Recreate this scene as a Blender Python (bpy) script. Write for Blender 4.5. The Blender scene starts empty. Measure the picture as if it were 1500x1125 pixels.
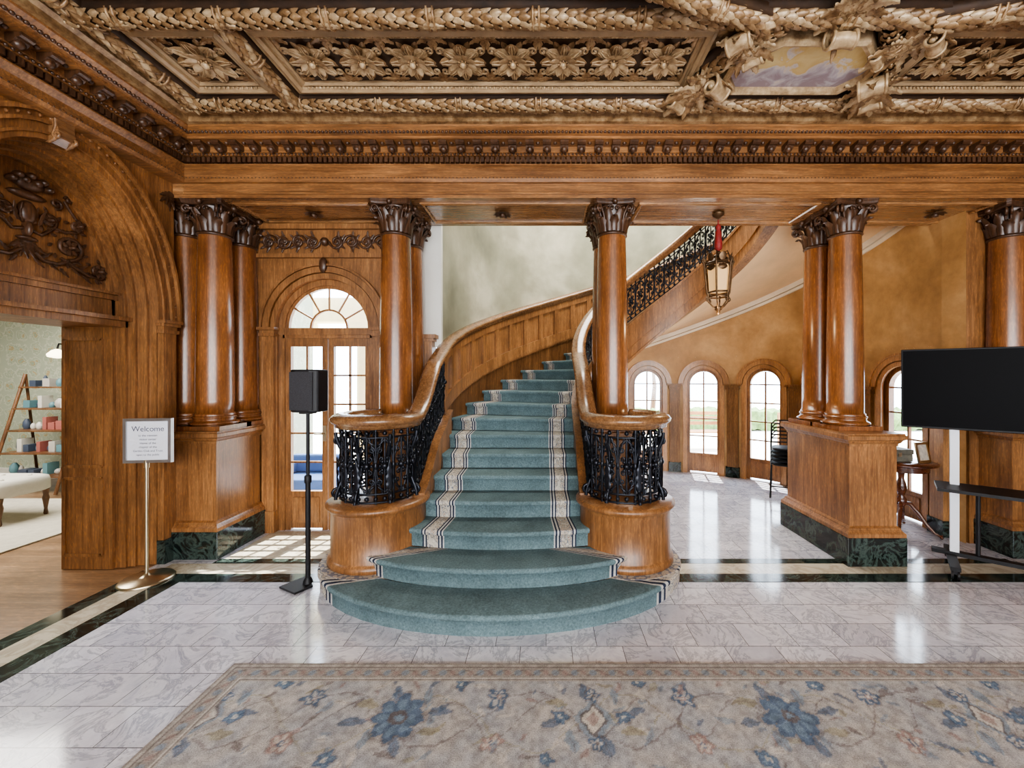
import bpy, bmesh, math, random
import numpy as np
from mathutils import Vector
random.seed(3)
pi=math.pi
cos=math.cos; sin=math.sin
S=bpy.context.scene
COL=S.collection

# ------------------------------------------------------------------ mesh builder
class MB:
    def __init__(s): s.v=[];s.f=[];s.m=[];s.s=[]
    def add(s,vs,fs,mat=0,sm=False):
        b=len(s.v); s.v.extend([tuple(p) for p in vs])
        for f in fs: s.f.append(tuple(b+i for i in f))
        s.m.extend([mat]*len(fs)); s.s.extend([sm]*len(fs))
    def grid(s,rows,mat=0,sm=True,cu=False,cv=False):
        nr=len(rows); nc=len(rows[0]); vs=[p for r in rows for p in r]; fs=[]
        for i in range(nr if cv else nr-1):
            for j in range(nc if cu else nc-1):
                a=i*nc+j; b=i*nc+(j+1)%nc; c=((i+1)%nr)*nc+(j+1)%nc; d=((i+1)%nr)*nc+j
                fs.append((a,b,c,d))
        s.add(vs,fs,mat,sm)
    def sections(s,rows,mat=0,sm=False):
        nr=len(rows); nc=len(rows[0]); vs=[p for r in rows for p in r]; fs=[]
        for i in range(nr-1):
            for j in range(nc): fs.append((i*nc+j,i*nc+(j+1)%nc,(i+1)*nc+(j+1)%nc,(i+1)*nc+j))
        fs.append(tuple(range(nc))[::-1]); fs.append(tuple((nr-1)*nc+j for j in range(nc)))
        s.add(vs,fs,mat,sm)
    def box(s,x0,x1,y0,y1,z0,z1,mat=0):
        vs=[(x0,y0,z0),(x1,y0,z0),(x1,y1,z0),(x0,y1,z0),(x0,y0,z1),(x1,y0,z1),(x1,y1,z1),(x0,y1,z1)]
        s.add(vs,[(0,3,2,1),(4,5,6,7),(0,1,5,4),(1,2,6,5),(2,3,7,6),(3,0,4,7)],mat)
    def mbox(s,M,a0,a1,z0,z1,n0,n1,mat=0,na=1):
        sec=[]
        for k in range(na+1):
            a=a0+(a1-a0)*k/na
            sec.append([M(a,z0,n0),M(a,z0,n1),M(a,z1,n1),M(a,z1,n0)])
        s.sections(sec,mat)
    def lathe(s,prof,cx,cy,seg=24,mat=0,sm=True,sx=1,sy=1,z=0,a0=0):
        rows=[[(cx+r*sx*cos(a0+2*pi*k/seg),cy+r*sy*sin(a0+2*pi*k/seg),z+zz) for k in range(seg)] for r,zz in prof]
        s.grid(rows,mat,sm,cu=True)
        s.add(rows[0],[tuple(range(seg))[::-1]],mat); s.add(rows[-1],[tuple(range(seg))],mat)
    def tube(s,pts,r,seg=5,mat=0,cap=True,closed=False):
        P=[Vector(p) for p in pts]; n=len(P); rows=[]; ref=None
        for i in range(n):
            if closed: t=P[(i+1)%n]-P[i-1]
            else: t=P[min(i+1,n-1)]-P[max(i-1,0)]
            if t.length<1e-9: t=Vector((0,0,1))
            t.normalize()
            if ref is None:
                ref=Vector((0,0,1)) if abs(t.z)<.9 else Vector((1,0,0))
                ref=(ref-t*ref.dot(t)).normalized()
            else:
                rr=ref-t*ref.dot(t)
                if rr.length>1e-6: ref=rr.normalized()
            b=t.cross(ref); ri=r[i] if isinstance(r,(list,tuple)) else r
            rows.append([P[i]+ref*ri*cos(2*pi*k/seg)+b*ri*sin(2*pi*k/seg) for k in range(seg)])
        s.grid(rows,mat,True,cu=True,cv=closed)
        if cap and not closed:
            s.add(rows[0],[tuple(range(seg))],mat); s.add(rows[-1],[tuple(range(seg))],mat)
    def tubeM(s,M,pts2,r,n=0.0,seg=5,mat=0):
        s.tube([M(a,z,n) for a,z in pts2],r,seg,mat)
    def sweep(s,prof,path,mat=0,closed=False,sm=False):
        n=len(path); rows=[]
        for i in range(n):
            p=Vector(path[i])
            def nr(a,b):
                d=(Vector(b)-Vector(a)).normalized(); return Vector((d.y,-d.x))
            if closed: n1=nr(path[i-1],path[i]); n2=nr(path[i],path[(i+1)%n])
            else:
                n1=nr(path[max(i-1,0)],path[max(i,1)]); n2=nr(path[min(i,n-2)],path[min(i+1,n-1)])
            m=(n1+n2); m=m/ (m.length) ; k=1/max(.3,m.dot(n1))
            rows.append([(p.x+m.x*k*o,p.y+m.y*k*o,z) for o,z in prof])
        s.grid(rows,mat,sm,cv=closed)
    def leaf(s,o,d,sd,n,L,W,lift=.3,curl=.2,mat=0):
        vs=[]
        for t,w in ((0,.45),(.3,.95),(.6,1),(.85,.62),(1,.1)):
            c=o+d*(L*t)+n*(curl*L*t*t)
            vs+= [c-sd*(W/2*w), c+n*(lift*W*w), c+sd*(W/2*w)]
        fs=[]
        for i in range(4):
            for j in range(2): a=i*3+j; fs.append((a,a+1,a+4,a+3))
        s.add(vs,fs,mat,True)
    def acanthus(s,o,d,sd,n,L,W,curl=.3,mat=0,lobes=4,tip=.25):
        rows=[]; K=lobes*3
        for i in range(K+1):
            t=i/K; env=(sin(pi*min(1,.18+.82*t))**.7)*(1-.35*t) if t<1 else .05; sc=.62+.38*abs(sin(pi*t*lobes))
            w=W/2*env*sc if i<K else W*.05
            c=o+d*(L*(t-tip*max(0,t-.7)**1.2))+n*(curl*L*t**2.2)
            fl=n*(.10*W*(1 if i%3==1 else -.3))
            rows.append([c-sd*w-n*.05*W+fl,c-sd*w*.5+n*.10*W,c+n*(.02*W),c+sd*w*.5+n*.10*W,c+sd*w-n*.05*W+fl])
        s.grid(rows,mat,True)
    def ball(s,c,r,mat=0,seg=8,rg=5,sc=(1,1,1)):
        rows=[]
        for i in range(rg+1):
            t=pi*i/rg; rows.append([(c[0]+r*sc[0]*sin(t)*cos(2*pi*k/seg),c[1]+r*sc[1]*sin(t)*sin(2*pi*k/seg),c[2]-r*sc[2]*cos(t)) for k in range(seg)])
        s.grid(rows,mat,True,cu=True)
    def band(s,M,ac,hw,zs,b,z0,w0,w1,n0,n1,mat=0,na=20,jamb=True):
        def path(w):
            p=[]
            if jamb: p.append((ac-hw-w,z0))
            for k in range(na+1):
                t=pi-pi*k/na; p.append((ac+(hw+w)*cos(t),zs+(b+w)*sin(t)))
            if jamb: p.append((ac+hw+w,z0))
            return p
        A=path(w0);B=path(w1)
        s.sections([[M(A[i][0],A[i][1],n0),M(A[i][0],A[i][1],n1),M(B[i][0],B[i][1],n1),M(B[i][0],B[i][1],n0)] for i in range(len(A))],mat)
    def archwall(s,M,a0,a1,z0,z1,ac,hw,zs,b,n=0,nb=-.1,mat=0,na=20,sub=1):
        for k in range(sub):
            x0=a0+(ac-hw-a0)*k/sub; x1=a0+(ac-hw-a0)*(k+1)/sub
            s.add([M(x0,z0,n),M(x1,z0,n),M(x1,z1,n),M(x0,z1,n)],[(0,1,2,3)],mat)
            x0=ac+hw+(a1-ac-hw)*k/sub; x1=ac+hw+(a1-ac-hw)*(k+1)/sub
            s.add([M(x0,z0,n),M(x1,z0,n),M(x1,z1,n),M(x0,z1,n)],[(0,1,2,3)],mat)
        P=[(ac+hw*cos(pi-pi*k/na),zs+b*sin(pi-pi*k/na)) for k in range(na+1)]
        s.grid([[M(a,z,n),M(a,z1,n)] for a,z in P],mat,False)
        Q=[(ac-hw,z0)]+P+[(ac+hw,z0)]
        s.grid([[M(a,z,n),M(a,z,nb)] for a,z in Q],mat,False)
    def build(s,name,mats,parent=None,bevel=0,recalc=True):
        me=bpy.data.meshes.new(name); me.from_pydata(s.v,[],s.f)
        for m in mats: me.materials.append(m)
        me.polygons.foreach_set('material_index',s.m); me.polygons.foreach_set('use_smooth',s.s)
        if recalc:
            bm=bmesh.new(); bm.from_mesh(me); bmesh.ops.recalc_face_normals(bm,faces=bm.faces); bm.to_mesh(me); bm.free()
        me.update()
        ob=bpy.data.objects.new(name,me); COL.objects.link(ob)
        if parent: ob.parent=parent
        if bevel:
            b=ob.modifiers.new('bev','BEVEL'); b.width=bevel; b.segments=2; b.limit_method='ANGLE'; b.angle_limit=.8
        return ob
def empty(name,loc=(0,0,0)):
    e=bpy.data.objects.new(name,None); COL.objects.link(e); e.empty_display_size=.1
    return e
def scroll(cx,cz,r,turns=1.5,start=0,dr=1,n=16,rend=.12):
    return [(cx+(r*(1-(1-rend)*k/n))*cos(start+dr*2*pi*turns*k/n),cz+(r*(1-(1-rend)*k/n))*sin(start+dr*2*pi*turns*k/n)) for k in range(n+1)]

# ------------------------------------------------------------------ materials
def newmat(name):
    m=bpy.data.materials.new(name); m.use_nodes=True; nt=m.node_tree; b=nt.nodes['Principled BSDF']; return m,nt,b
def N(nt,t,**k):
    n=nt.nodes.new(t)
    for a,v in k.items(): setattr(n,a,v)
    return n
def coords(nt,scale=(1,1,1),kind='Object'):
    tc=N(nt,'ShaderNodeTexCoord'); mp=N(nt,'ShaderNodeMapping'); mp.inputs['Scale'].default_value=scale
    nt.links.new(tc.outputs[kind],mp.inputs['Vector']); return mp.outputs['Vector']
def noise(nt,vec,scale,detail=4,rough=.5,dist=0):
    n=N(nt,'ShaderNodeTexNoise'); nt.links.new(vec,n.inputs['Vector']); n.inputs['Scale'].default_value=scale
    n.inputs['Detail'].default_value=detail; n.inputs['Roughness'].default_value=rough; n.inputs['Distortion'].default_value=dist
    return n.outputs['Fac']
def ramp(nt,fac,stops,interp='LINEAR'):
    r=N(nt,'ShaderNodeValToRGB'); r.color_ramp.interpolation=interp; e=r.color_ramp.elements
    while len(e)<len(stops): e.new(.5)
    for i,(p,c) in enumerate(stops): e[i].position=p; e[i].color=(c[0],c[1],c[2],1)
    nt.links.new(fac,r.inputs['Fac']); return r.outputs['Color']
def mixc(nt,fac,a,b,mode='MIX'):
    m=N(nt,'ShaderNodeMix',data_type='RGBA',blend_type=mode)
    for sock,val in ((m.inputs[0],fac),(m.inputs[6],a),(m.inputs[7],b)):
        if isinstance(val,(int,float)): sock.default_value=val
        elif isinstance(val,tuple): sock.default_value=(val[0],val[1],val[2],1)
        else: nt.links.new(val,sock)
    return m.outputs[2]
def bump(nt,b,h,st=.2,d=.01):
    n=N(nt,'ShaderNodeBump'); n.inputs['Strength'].default_value=st; n.inputs['Distance'].default_value=d
    nt.links.new(h,n.inputs['Height']); nt.links.new(n.outputs['Normal'],b.inputs['Normal'])
def wood(name,dark,light,axis='z',rough=.38,coat=.12):
    m,nt,b=newmat(name)
    def ax(a,c): return {'z':(a,a,c),'x':(c,a,a),'y':(a,c,a)}[axis]
    n1=noise(nt,coords(nt,ax(55,3.2)),1.0,5,.65,.4)
    n2=noise(nt,coords(nt,ax(110,22)),1.0,2,.5)
    n3=noise(nt,coords(nt),1.9,3,.55)
    n4=noise(nt,coords(nt,ax(9,.8)),1.0,3,.5,.5)
    mid=tuple((a+c)/2 for a,c in zip(dark,light))
    c=ramp(nt,n1,[(.28,dark),(.5,mid),(.70,light)])
    c=mixc(nt,1.0,c,ramp(nt,n2,[(.52,(1,1,1)),(.64,(1.38,1.32,1.18))]),'MULTIPLY')
    c=mixc(nt,1.0,c,ramp(nt,n4,[(.3,(.72,.68,.65)),(.7,(1.15,1.15,1.15))]),'MULTIPLY')
    c=mixc(nt,1.0,c,ramp(nt,n3,[(.3,(.68,.66,.64)),(.7,(1.12,1.12,1.12))]),'MULTIPLY')
    nt.links.new(c,b.inputs['Base Color']); b.inputs['Roughness'].default_value=rough
    b.inputs['Coat Weight'].default_value=coat; b.inputs['Coat Roughness'].default_value=.22
    bump(nt,b,n1,.15,.003)
    return m
OD=(.14,.060,.021); OL=(.37,.182,.072)
OAK=wood('oak_vertical',OD,OL,'z')
OAKX=wood('oak_horizontal',OD,OL,'x')
OAKS=wood('oak_soffit',OD,(.44,.24,.11),'x',.22,.8)
OAKC=wood('oak_column',(.155,.058,.020),(.31,.128,.045),'z',.27,.3)
OAKR=wood('oak_handrail',(.15,.072,.031),(.33,.18,.085),'y',.26,.4)
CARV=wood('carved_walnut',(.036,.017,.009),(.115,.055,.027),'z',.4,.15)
def plain(name,col,rough=.5,metal=0,nz=.0,nscale=8,bmp=0,spec=None):
    m,nt,b=newmat(name); b.inputs['Roughness'].default_value=rough; b.inputs['Metallic'].default_value=metal
    v=coords(nt); n=noise(nt,v,nscale,4,.6)
    lo=tuple(c*(1-nz) for c in col); hi=tuple(min(1,c*(1+nz)) for c in col)
    nt.links.new(ramp(nt,n,[(.3,lo),(.7,hi)]),b.inputs['Base Color'])
    if spec is not None: b.inputs['Specular IOR Level'].default_value=spec
    if bmp: bump(nt,b,n,bmp,.01)
    return m
def glow(name,col,st,base=None):
    m,nt,b=newmat(name); b.inputs['Base Color'].default_value=(*(base or col),1); b.inputs['Emission Color'].default_value=(*col,1); b.inputs['Emission Strength'].default_value=st; return m
def ochre():
    m,nt,b=newmat('ochre_plaster'); v=coords(nt); n=noise(nt,v,1.5,6,.6,.3); n2=noise(nt,v,9,5,.65)
    c=ramp(nt,n,[(.3,(.28,.145,.050)),(.5,(.43,.24,.090)),(.68,(.56,.34,.15))])
    c=mixc(nt,1.0,c,ramp(nt,n2,[(.3,(.86,.85,.84)),(.7,(1.1,1.1,1.1))]),'MULTIPLY')
    nt.links.new(c,b.inputs['Base Color']); b.inputs['Roughness'].default_value=.55; return m
ORANGE=ochre()
def green():
    m,nt,b=newmat('faux_marble_plaster'); v=coords(nt,(1,1,1.1)); n=noise(nt,v,1.0,5,.5,.15); n2=noise(nt,v,6,4,.6)
    c=ramp(nt,n,[(.34,(.15,.15,.105)),(.46,(.24,.24,.17)),(.55,(.31,.30,.22)),(.66,(.46,.44,.34))])
    c=mixc(nt,1.0,c,ramp(nt,n2,[(.3,(.92,.92,.91)),(.7,(1.06,1.06,1.06))]),'MULTIPLY')
    nt.links.new(c,b.inputs['Base Color']); b.inputs['Roughness'].default_value=.5; return m
GREEN=green()
WHITEP=plain('white_plaster',(.66,.65,.60),.6,0,.06,3)
CREAM=plain('cream_plaster',(.38,.265,.15),.45,0,.25,6)
def gold(name,a,b_,c):
    m,nt,b=newmat(name); v=coords(nt); n=noise(nt,v,16,4,.65)
    nt.links.new(ramp(nt,n,[(.3,a),(.48,b_),(.68,c)]),b.inputs['Base Color']); b.inputs['Roughness'].default_value=.36
    b.inputs['Metallic'].default_value=.15; bump(nt,b,n,.3,.01); return m
GOLD=gold('gilded_plaster',(.105,.056,.023),(.255,.150,.070),(.44,.295,.155))
GOLDL=gold('pale_gilded_plaster',(.23,.145,.075),(.42,.295,.165),(.62,.47,.29))
GOLDD=plain('umber_plaster',(.05,.025,.011),.6,0,.4,10)
IRON=plain('wrought_iron',(.018,.02,.027),.32,.6,.4,20)
BLACKPL=plain('black_plastic',(.012,.012,.014),.5,0,.2,10,0,.3)
SCREEN=plain('screen_glass',(.002,.002,.003),.5,0,.1,3,0,.08)
WHITEM=plain('white_metal',(.80,.83,.88),.35,0,.03,5)
BRASS=plain('brass',(.55,.47,.33),.3,1,.1,8)
SILVER=plain('silver_frame',(.42,.43,.44),.35,.9,.1,8)
PAPER=plain('paper',(.72,.74,.80),.7,0,.02,5)
INK=plain('ink',(.08,.09,.14),.7)
def marble(name,base,vein,scale,rough):
    m,nt,b=newmat(name); v=coords(nt); n=noise(nt,v,scale,8,.65,1.5)
    nt.links.new(ramp(nt,n,[(.42,base),(.5,vein),(.56,base)]),b.inputs['Base Color']); b.inputs['Roughness'].default_value=rough; return m
BMARB=marble('verde_marble',(.008,.012,.011),(.05,.075,.065),5,.12)
CMARB=marble('cream_marble',(.58,.53,.42),(.42,.37,.28),3,.15)
def floorm():
    m,nt,b=newmat('marble_tiles'); v=coords(nt)
    br=N(nt,'ShaderNodeTexBrick'); nt.links.new(v,br.inputs['Vector']); br.inputs['Scale'].default_value=1; br.inputs['Brick Width'].default_value=.30; br.inputs['Row Height'].default_value=.22
    br.inputs['Mortar Size'].default_value=.0022; br.inputs['Mortar Smooth'].default_value=.2; br.offset=.5
    br.inputs['Color1'].default_value=(.72,.725,.77,1); br.inputs['Color2'].default_value=(.54,.55,.61,1); br.inputs['Mortar'].default_value=(.15,.15,.16,1)
    addv=N(nt,'ShaderNodeVectorMath',operation='ADD'); sc=N(nt,'ShaderNodeVectorMath',operation='SCALE'); sc.inputs['Scale'].default_value=9
    nt.links.new(br.outputs['Color'],sc.inputs[0]); nt.links.new(sc.outputs[0],addv.inputs[0]); nt.links.new(v,addv.inputs[1])
    n=noise(nt,addv.outputs[0],2.8,10,.70,2.0); n2=noise(nt,addv.outputs[0],9,6,.6,.6)
    c=mixc(nt,1.0,br.outputs['Color'],ramp(nt,n,[(.3,(.78,.79,.85)),(.45,(1.08,1.08,1.06)),(.50,(.60,.61,.66)),(.535,(1.04,1.04,1.04)),(.7,(.82,.82,.88))]),'MULTIPLY')
    c=mixc(nt,1.0,c,ramp(nt,n2,[(.3,(.88,.88,.91)),(.6,(1.05,1.05,1.05))]),'MULTIPLY')
    nt.links.new(c,b.inputs['Base Color']); b.inputs['Roughness'].default_value=.11; b.inputs['Specular IOR Level'].default_value=1.0
    bump(nt,b,noise(nt,v,5,2),.05,.01)
    return m
FLOORM=floorm()
def carpet():
    m,nt,b=newmat('stair_carpet'); uv=N(nt,'ShaderNodeUVMap'); uv.uv_map='UVMap'
    sp=N(nt,'ShaderNodeSeparateXYZ'); nt.links.new(uv.outputs['UV'],sp.inputs[0])
    ab=N(nt,'ShaderNodeMath',operation='ABSOLUTE'); nt.links.new(sp.outputs['X'],ab.inputs[0])
    mp=N(nt,'ShaderNodeMapping'); nt.links.new(uv.outputs['UV'],mp.inputs[0]); mp.inputs['Scale'].default_value=(30,26,1)
    vo=N(nt,'ShaderNodeTexVoronoi'); nt.links.new(mp.outputs[0],vo.inputs['Vector']); vo.inputs['Scale'].default_value=1
    pat=ramp(nt,vo.outputs['Distance'],[(0,(.22,.09,.09)),(.14,(.50,.45,.37)),(.34,(.41,.36,.30)),(.48,(.17,.19,.23)),(.56,(.54,.50,.43))],'CONSTANT')
    v=coords(nt); n=noise(nt,v,75,3,.75); n2=noise(nt,v,4,3,.6)
    teal=mixc(nt,n,(.075,.118,.130),(.18,.255,.27)); teal=mixc(nt,1.0,teal,ramp(nt,n2,[(.3,(.8,.8,.8)),(.7,(1.15,1.15,1.15))]),'MULTIPLY')
    navy=(.028,.038,.068); cr=(.50,.50,.475)
    st=[(0,(0,0,0)),(.60,cr),(.615,navy),(.635,cr),(.655,navy),(.668,(.4,.4,.4)),(.80,navy),(.815,cr),(.835,navy),(.85,(0,0,0))]
    base=ramp(nt,ab.outputs[0],st,'CONSTANT')
    mt=ramp(nt,ab.outputs[0],[(0,(1,1,1)),(.60,(0,0,0)),(.85,(1,1,1))],'CONSTANT')
    mpn=ramp(nt,ab.outputs[0],[(0,(0,0,0)),(.668,(1,1,1)),(.80,(0,0,0))],'CONSTANT')
    c=mixc(nt,mt,base,teal); c=mixc(nt,mpn,c,pat)
    c=mixc(nt,1.0,c,ramp(nt,n,[(.3,(.78,.78,.78)),(.7,(1.15,1.15,1.15))]),'MULTIPLY')
    nt.links.new(c,b.inputs['Base Color']); b.inputs['Roughness'].default_value=.95; b.inputs['Specular IOR Level'].default_value=.1
    bump(nt,b,n,.5,.01); return m
CARPET=carpet()
def glassm():
    m=bpy.data.materials.new('window_glass'); m.use_nodes=True; nt=m.node_tree; nt.nodes.clear()
    o=N(nt,'ShaderNodeOutputMaterial'); t=N(nt,'ShaderNodeBsdfTransparent'); g=N(nt,'ShaderNodeBsdfGlossy'); g.inputs['Roughness'].default_value=.05
    mx=N(nt,'ShaderNodeMixShader'); mx.inputs[0].default_value=.06; nt.links.new(t.outputs[0],mx.inputs[1]); nt.links.new(g.outputs[0],mx.inputs[2]); nt.links.new(mx.outputs[0],o.inputs[0]); return m
GLASS=glassm()
WFLOOR=wood('parquet',(.20,.115,.06),(.38,.25,.15),'x',.3,.3)
def wallpaper():
    m,nt,b=newmat('damask_wallpaper'); v=coords(nt,(1,1,1)); vo=N(nt,'ShaderNodeTexVoronoi'); nt.links.new(v,vo.inputs['Vector']); vo.inputs['Scale'].default_value=5; vo.inputs['Randomness'].default_value=.25
    n=noise(nt,v,13,3,.6)
    ad=N(nt,'ShaderNodeMath',operation='ADD'); nt.links.new(vo.outputs['Distance'],ad.inputs[0]); nt.links.new(n,ad.inputs[1])
    nt.links.new(ramp(nt,ad.outputs[0],[(.55,(.30,.36,.27)),(.64,(.42,.30,.14)),(.70,(.42,.46,.36)),(.84,(.31,.36,.27)),(.92,(.50,.52,.42)),(1,(.37,.41,.32))]),b.inputs['Base Color']); b.inputs['Roughness'].default_value=.8; return m
WALLP=wallpaper()

CAMH=1.6
YB=-4.2
# ------------------------------------------------------------------ floor
mb=MB(); mb.box(-3.3,4.6,YB,7.6,-.1,0); floor=mb.build('floor',[FLOORM])
mb=MB(); e=.003
mb.box(-2.99,-2.84,YB,3.30,0,e,0); mb.box(-2.84,-1.2,3.17,3.30,0,e,0); mb.box(.5,4.4,3.17,3.30,0,e,0)
mb.box(-3.3,-3.17,YB,3.35,0,e,0)
mb.box(-2.84,-1.3,3.48,3.57,0,e,0); mb.box(.7,4.0,3.48,3.57,0,e,0)
mb.box(-3.17,-2.99,YB,3.48,0,e-.001,1); mb.box(-2.99,-1.3,3.30,3.48,0,e-.001,1); mb.box(.7,4.4,3.30,3.48,0,e-.001,1)
mb.box(-2.8,-1.7,3.57,4.2,0,e-.001,1)
mb.build('border_inlay',[BMARB,CMARB],floor)

# ------------------------------------------------------------------ entablature along the hall (trim)
FY=3.62
path=[(-3.2,YB),(-3.2,FY),(4.4,FY),(4.4,YB)]
prof=[(-.1,3.295),(0,3.295),(.02,3.30),(.035,3.325),(.035,3.335),(.01,3.345),(.01,3.40),(.03,3.42),(.05,3.435),(.05,3.445),(.02,3.45),(.02,3.50),(.07,3.505),(.07,3.52),(.085,3.525),(.085,3.575),(.2,3.58),(.2,3.60),(.22,3.605),(.25,3.625),(.27,3.64),(.27,3.655)]
mb=MB(); mb.sweep(prof,path)
mb.sweep([(0,3.17),(0,3.20),(.012,3.20),(.012,3.215),(0,3.225),(0,3.30)],[(-3.2,FY),(4.4,FY)])
mb.build('trim_1',[OAKX])
def seg_maps():
    L=[]
    for i in range(3):
        p=Vector(path[i]); q=Vector(path[i+1]); d=(q-p); l=d.length; d.normalize(); n=Vector((d.y,-d.x))
        L.append((lambda a,z,nn,p=p,d=d,n=n:(p.x+d.x*a+n.x*nn,p.y+d.y*a+n.y*nn,z), l))
    return L
mb=MB()
for M,l in seg_maps():
    a=.12
    while a<l-.1:
        w=.034
        pr=[(.085,3.575),(.085,3.53),(.11,3.52),(.135,3.53),(.15,3.548),(.17,3.55),(.185,3.56),(.185,3.578)]
        mb.grid([[M(a-w,z,n) for n,z in pr],[M(a+w,z,n) for n,z in pr]],0,False)
        mb.add([M(a-w,z,n) for n,z in pr],[tuple(range(8))]); mb.add([M(a+w,z,n) for n,z in pr],[tuple(range(8))])
        c=M(a,3.53,.125); mb.ball(c,.03,0,8,5)
        mb.ball(M(a+.07,3.575,.14),.018,0,6,4)
        a+=.147
    a=.05
    while a<l-.02:
        mb.mbox(M,a-.014,a+.014,3.453,3.499,.02,.066); a+=.044
    a=.04
    while a<l:
        mb.ball(M(a,3.615,.235),.014,0,6,4); mb.ball(M(a,3.515,.075),.011,0,6,4); mb.ball(M(a+.01,3.33,.036),.006,0,5,3); a+=.032
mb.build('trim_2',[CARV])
mb=MB(); mb.box(-3.6,4.6,FY+.001,4.3,3.17,3.9,0)
for x0,x1 in ((-2.85,-1.62),(-1.15,.4),(.85,2.5),(2.95,4.1)):
    mb.sweep([(0,3.17),(0,3.158),(.02,3.15),(.035,3.158),(.035,3.17)],[(x0,3.72),(x0,4.2),(x1,4.2),(x1,3.72)],0,closed=True)
mb.build('trim_3',[OAKS])
mb=MB()
for xc_ in (-2.24,-.42,3.75):
    for k in range(10):
        t=2*pi*k/10; d=Vector((cos(t),sin(t),0)); mb.leaf(Vector((xc_,3.95,3.16))+d*.015,d,Vector((-sin(t),cos(t),0)),Vector((0,0,-1)),.075,.04,.3,.2)
    mb.ball((xc_,3.95,3.145),.025)
mb.build('trim_4',[CARV])

# ------------------------------------------------------------------ ceiling
ceil=empty('ceiling')
mb=MB(); mb.box(-3.6,4.7,YB,3.63,3.80,3.9,0)
mb.sweep([(.27,3.655),(.30,3.66),(.30,3.70),(.33,3.72),(.33,3.80)],path)
mb.build('ceiling_slab',[GOLD],ceil)
DN=Vector((0,0,-1))
def rope(mb,p0,p1,R=.055,z=3.74,ties=.62):
    p0=Vector((p0[0],p0[1],z)); p1=Vector((p1[0],p1[1],z)); d=(p1-p0); l=d.length; d.normalize(); sd=d.cross(Vector((0,0,1))).normalized()
    prs=[]
    for e_ in (p0,p1):
        prs.append([e_+sd*(R*1.3)+Vector((0,0,.06)),e_+sd*(R*1.3)+Vector((0,0,-.01))]+[e_+sd*(R*.84*cos(t*pi/6))+DN*(R*.84*sin(t*pi/6)) for t in range(7)]+[e_-sd*(R*1.3)+Vector((0,0,-.01)),e_-sd*(R*1.3)+Vector((0,0,.06))])
    mb.grid(prs,2,True)  # dark core puts the crevice shade between leaves into the colour
    a=0;k=0
    while a<l:
        offs=[-66,-22,22,66] if k%2 else [-88,-44,0,44,88]
        for t in offs:
            t=math.radians(t); nn=DN*cos(t)+sd*sin(t); s2=d.cross(nn).normalized()
            mb.leaf(p0+d*a+nn*(R*.80),d,s2,nn,.070,.042,.42,.30,1 if (k+int(t*3))%3==0 else 0)
            mb.ball(p0+d*(a+.008)+nn*(R*.95)+s2*.022,.009,1,5,3)
        a+=.056;k+=1
    a=ties*.5
    while a<l:
        for sg in (1,-1):
            mb.tube([p0+d*(a+sg*.018)+ (sd*cos(pi*t/6)+DN*sin(pi*t/6))*(R*1.2) for t in range(7)],.009,6,0)
        mb.acanthus(p0+d*(a-.05)+DN*(R*1.15),d,sd,DN,.13,.07,.0,1,3)
        a+=ties
mb=MB()
for y in (3.22,2.44,2.12): rope(mb,(-2.85,y),(4.3,y))
rope(mb,(-2.76,-.5),(-2.76,3.22)); rope(mb,(-1.97,2.44),(-1.97,3.22)); 
rope(mb,(1.12,2.88),(1.12,3.16)); rope(mb,(1.12,2.88),(1.42,2.50)); rope(mb,(2.42,2.88),(2.42,3.16)); rope(mb,(2.42,2.88),(2.12,2.50))
rope(mb,(-1.97,1.0),(-1.97,2.12)); rope(mb,(.1,2.06),(1.3,2.44),.05,3.70); rope(mb,(2.3,2.45),(4.0,2.0),.05,3.70)
mb.build('laurel_garlands',[GOLD,GOLDL,GOLDD],ceil,recalc=False)
def frame(mb,x0,x1,y0,y1,mat=0):
    P=[(x0,y0),(x0,y1),(x1,y1),(x1,y0)]
    mb.sweep([(0,3.79),(0,3.755),(-.012,3.745),(-.025,3.755),(-.035,3.755),(-.035,3.735),(-.055,3.722),(-.075,3.735),(-.095,3.74),(-.095,3.81)],P,mat,closed=True)
mb=MB(); mbd=MB(); mbr=MB()
def rosette(mb,c,R,n=8):
    c=Vector(c)
    for ring,(k0,L,W,cu,dz) in enumerate(((0,R*.84,R*.60,.10,.0),(.5,R*.86,R*.34,.02,-.012),(.5,R*.48,R*.36,.35,.012))):
        for k in range(n):
            t=2*pi*(k+k0)/n; d=Vector((cos(t),sin(t),0)); s2=Vector((-sin(t),cos(t),0)); o=c+d*R*.14+DN*dz
            mb.leaf(o,d,s2,DN,L,W,.20,cu,(1,0,1)[ring] if k%2 else (0,0,1)[ring])
            if ring==0:
                for q in (-1,0,1): mb.tube([o+d*L*.1+DN*.012,o+d*L*.55+s2*q*W*.22+DN*(.2*W*(1-abs(q)*.5)+.004+cu*L*.3),o+d*L*.9+s2*q*W*.12+DN*(cu*L*.8+.01)],.005,4,1)
    mb.ball(c+DN*.03,R*.15,1,8,5)
    for k in range(8): t=2*pi*k/8; mb.ball(c+Vector((cos(t),sin(t),0))*R*.18+DN*.025,R*.055,0,5,3)
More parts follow.
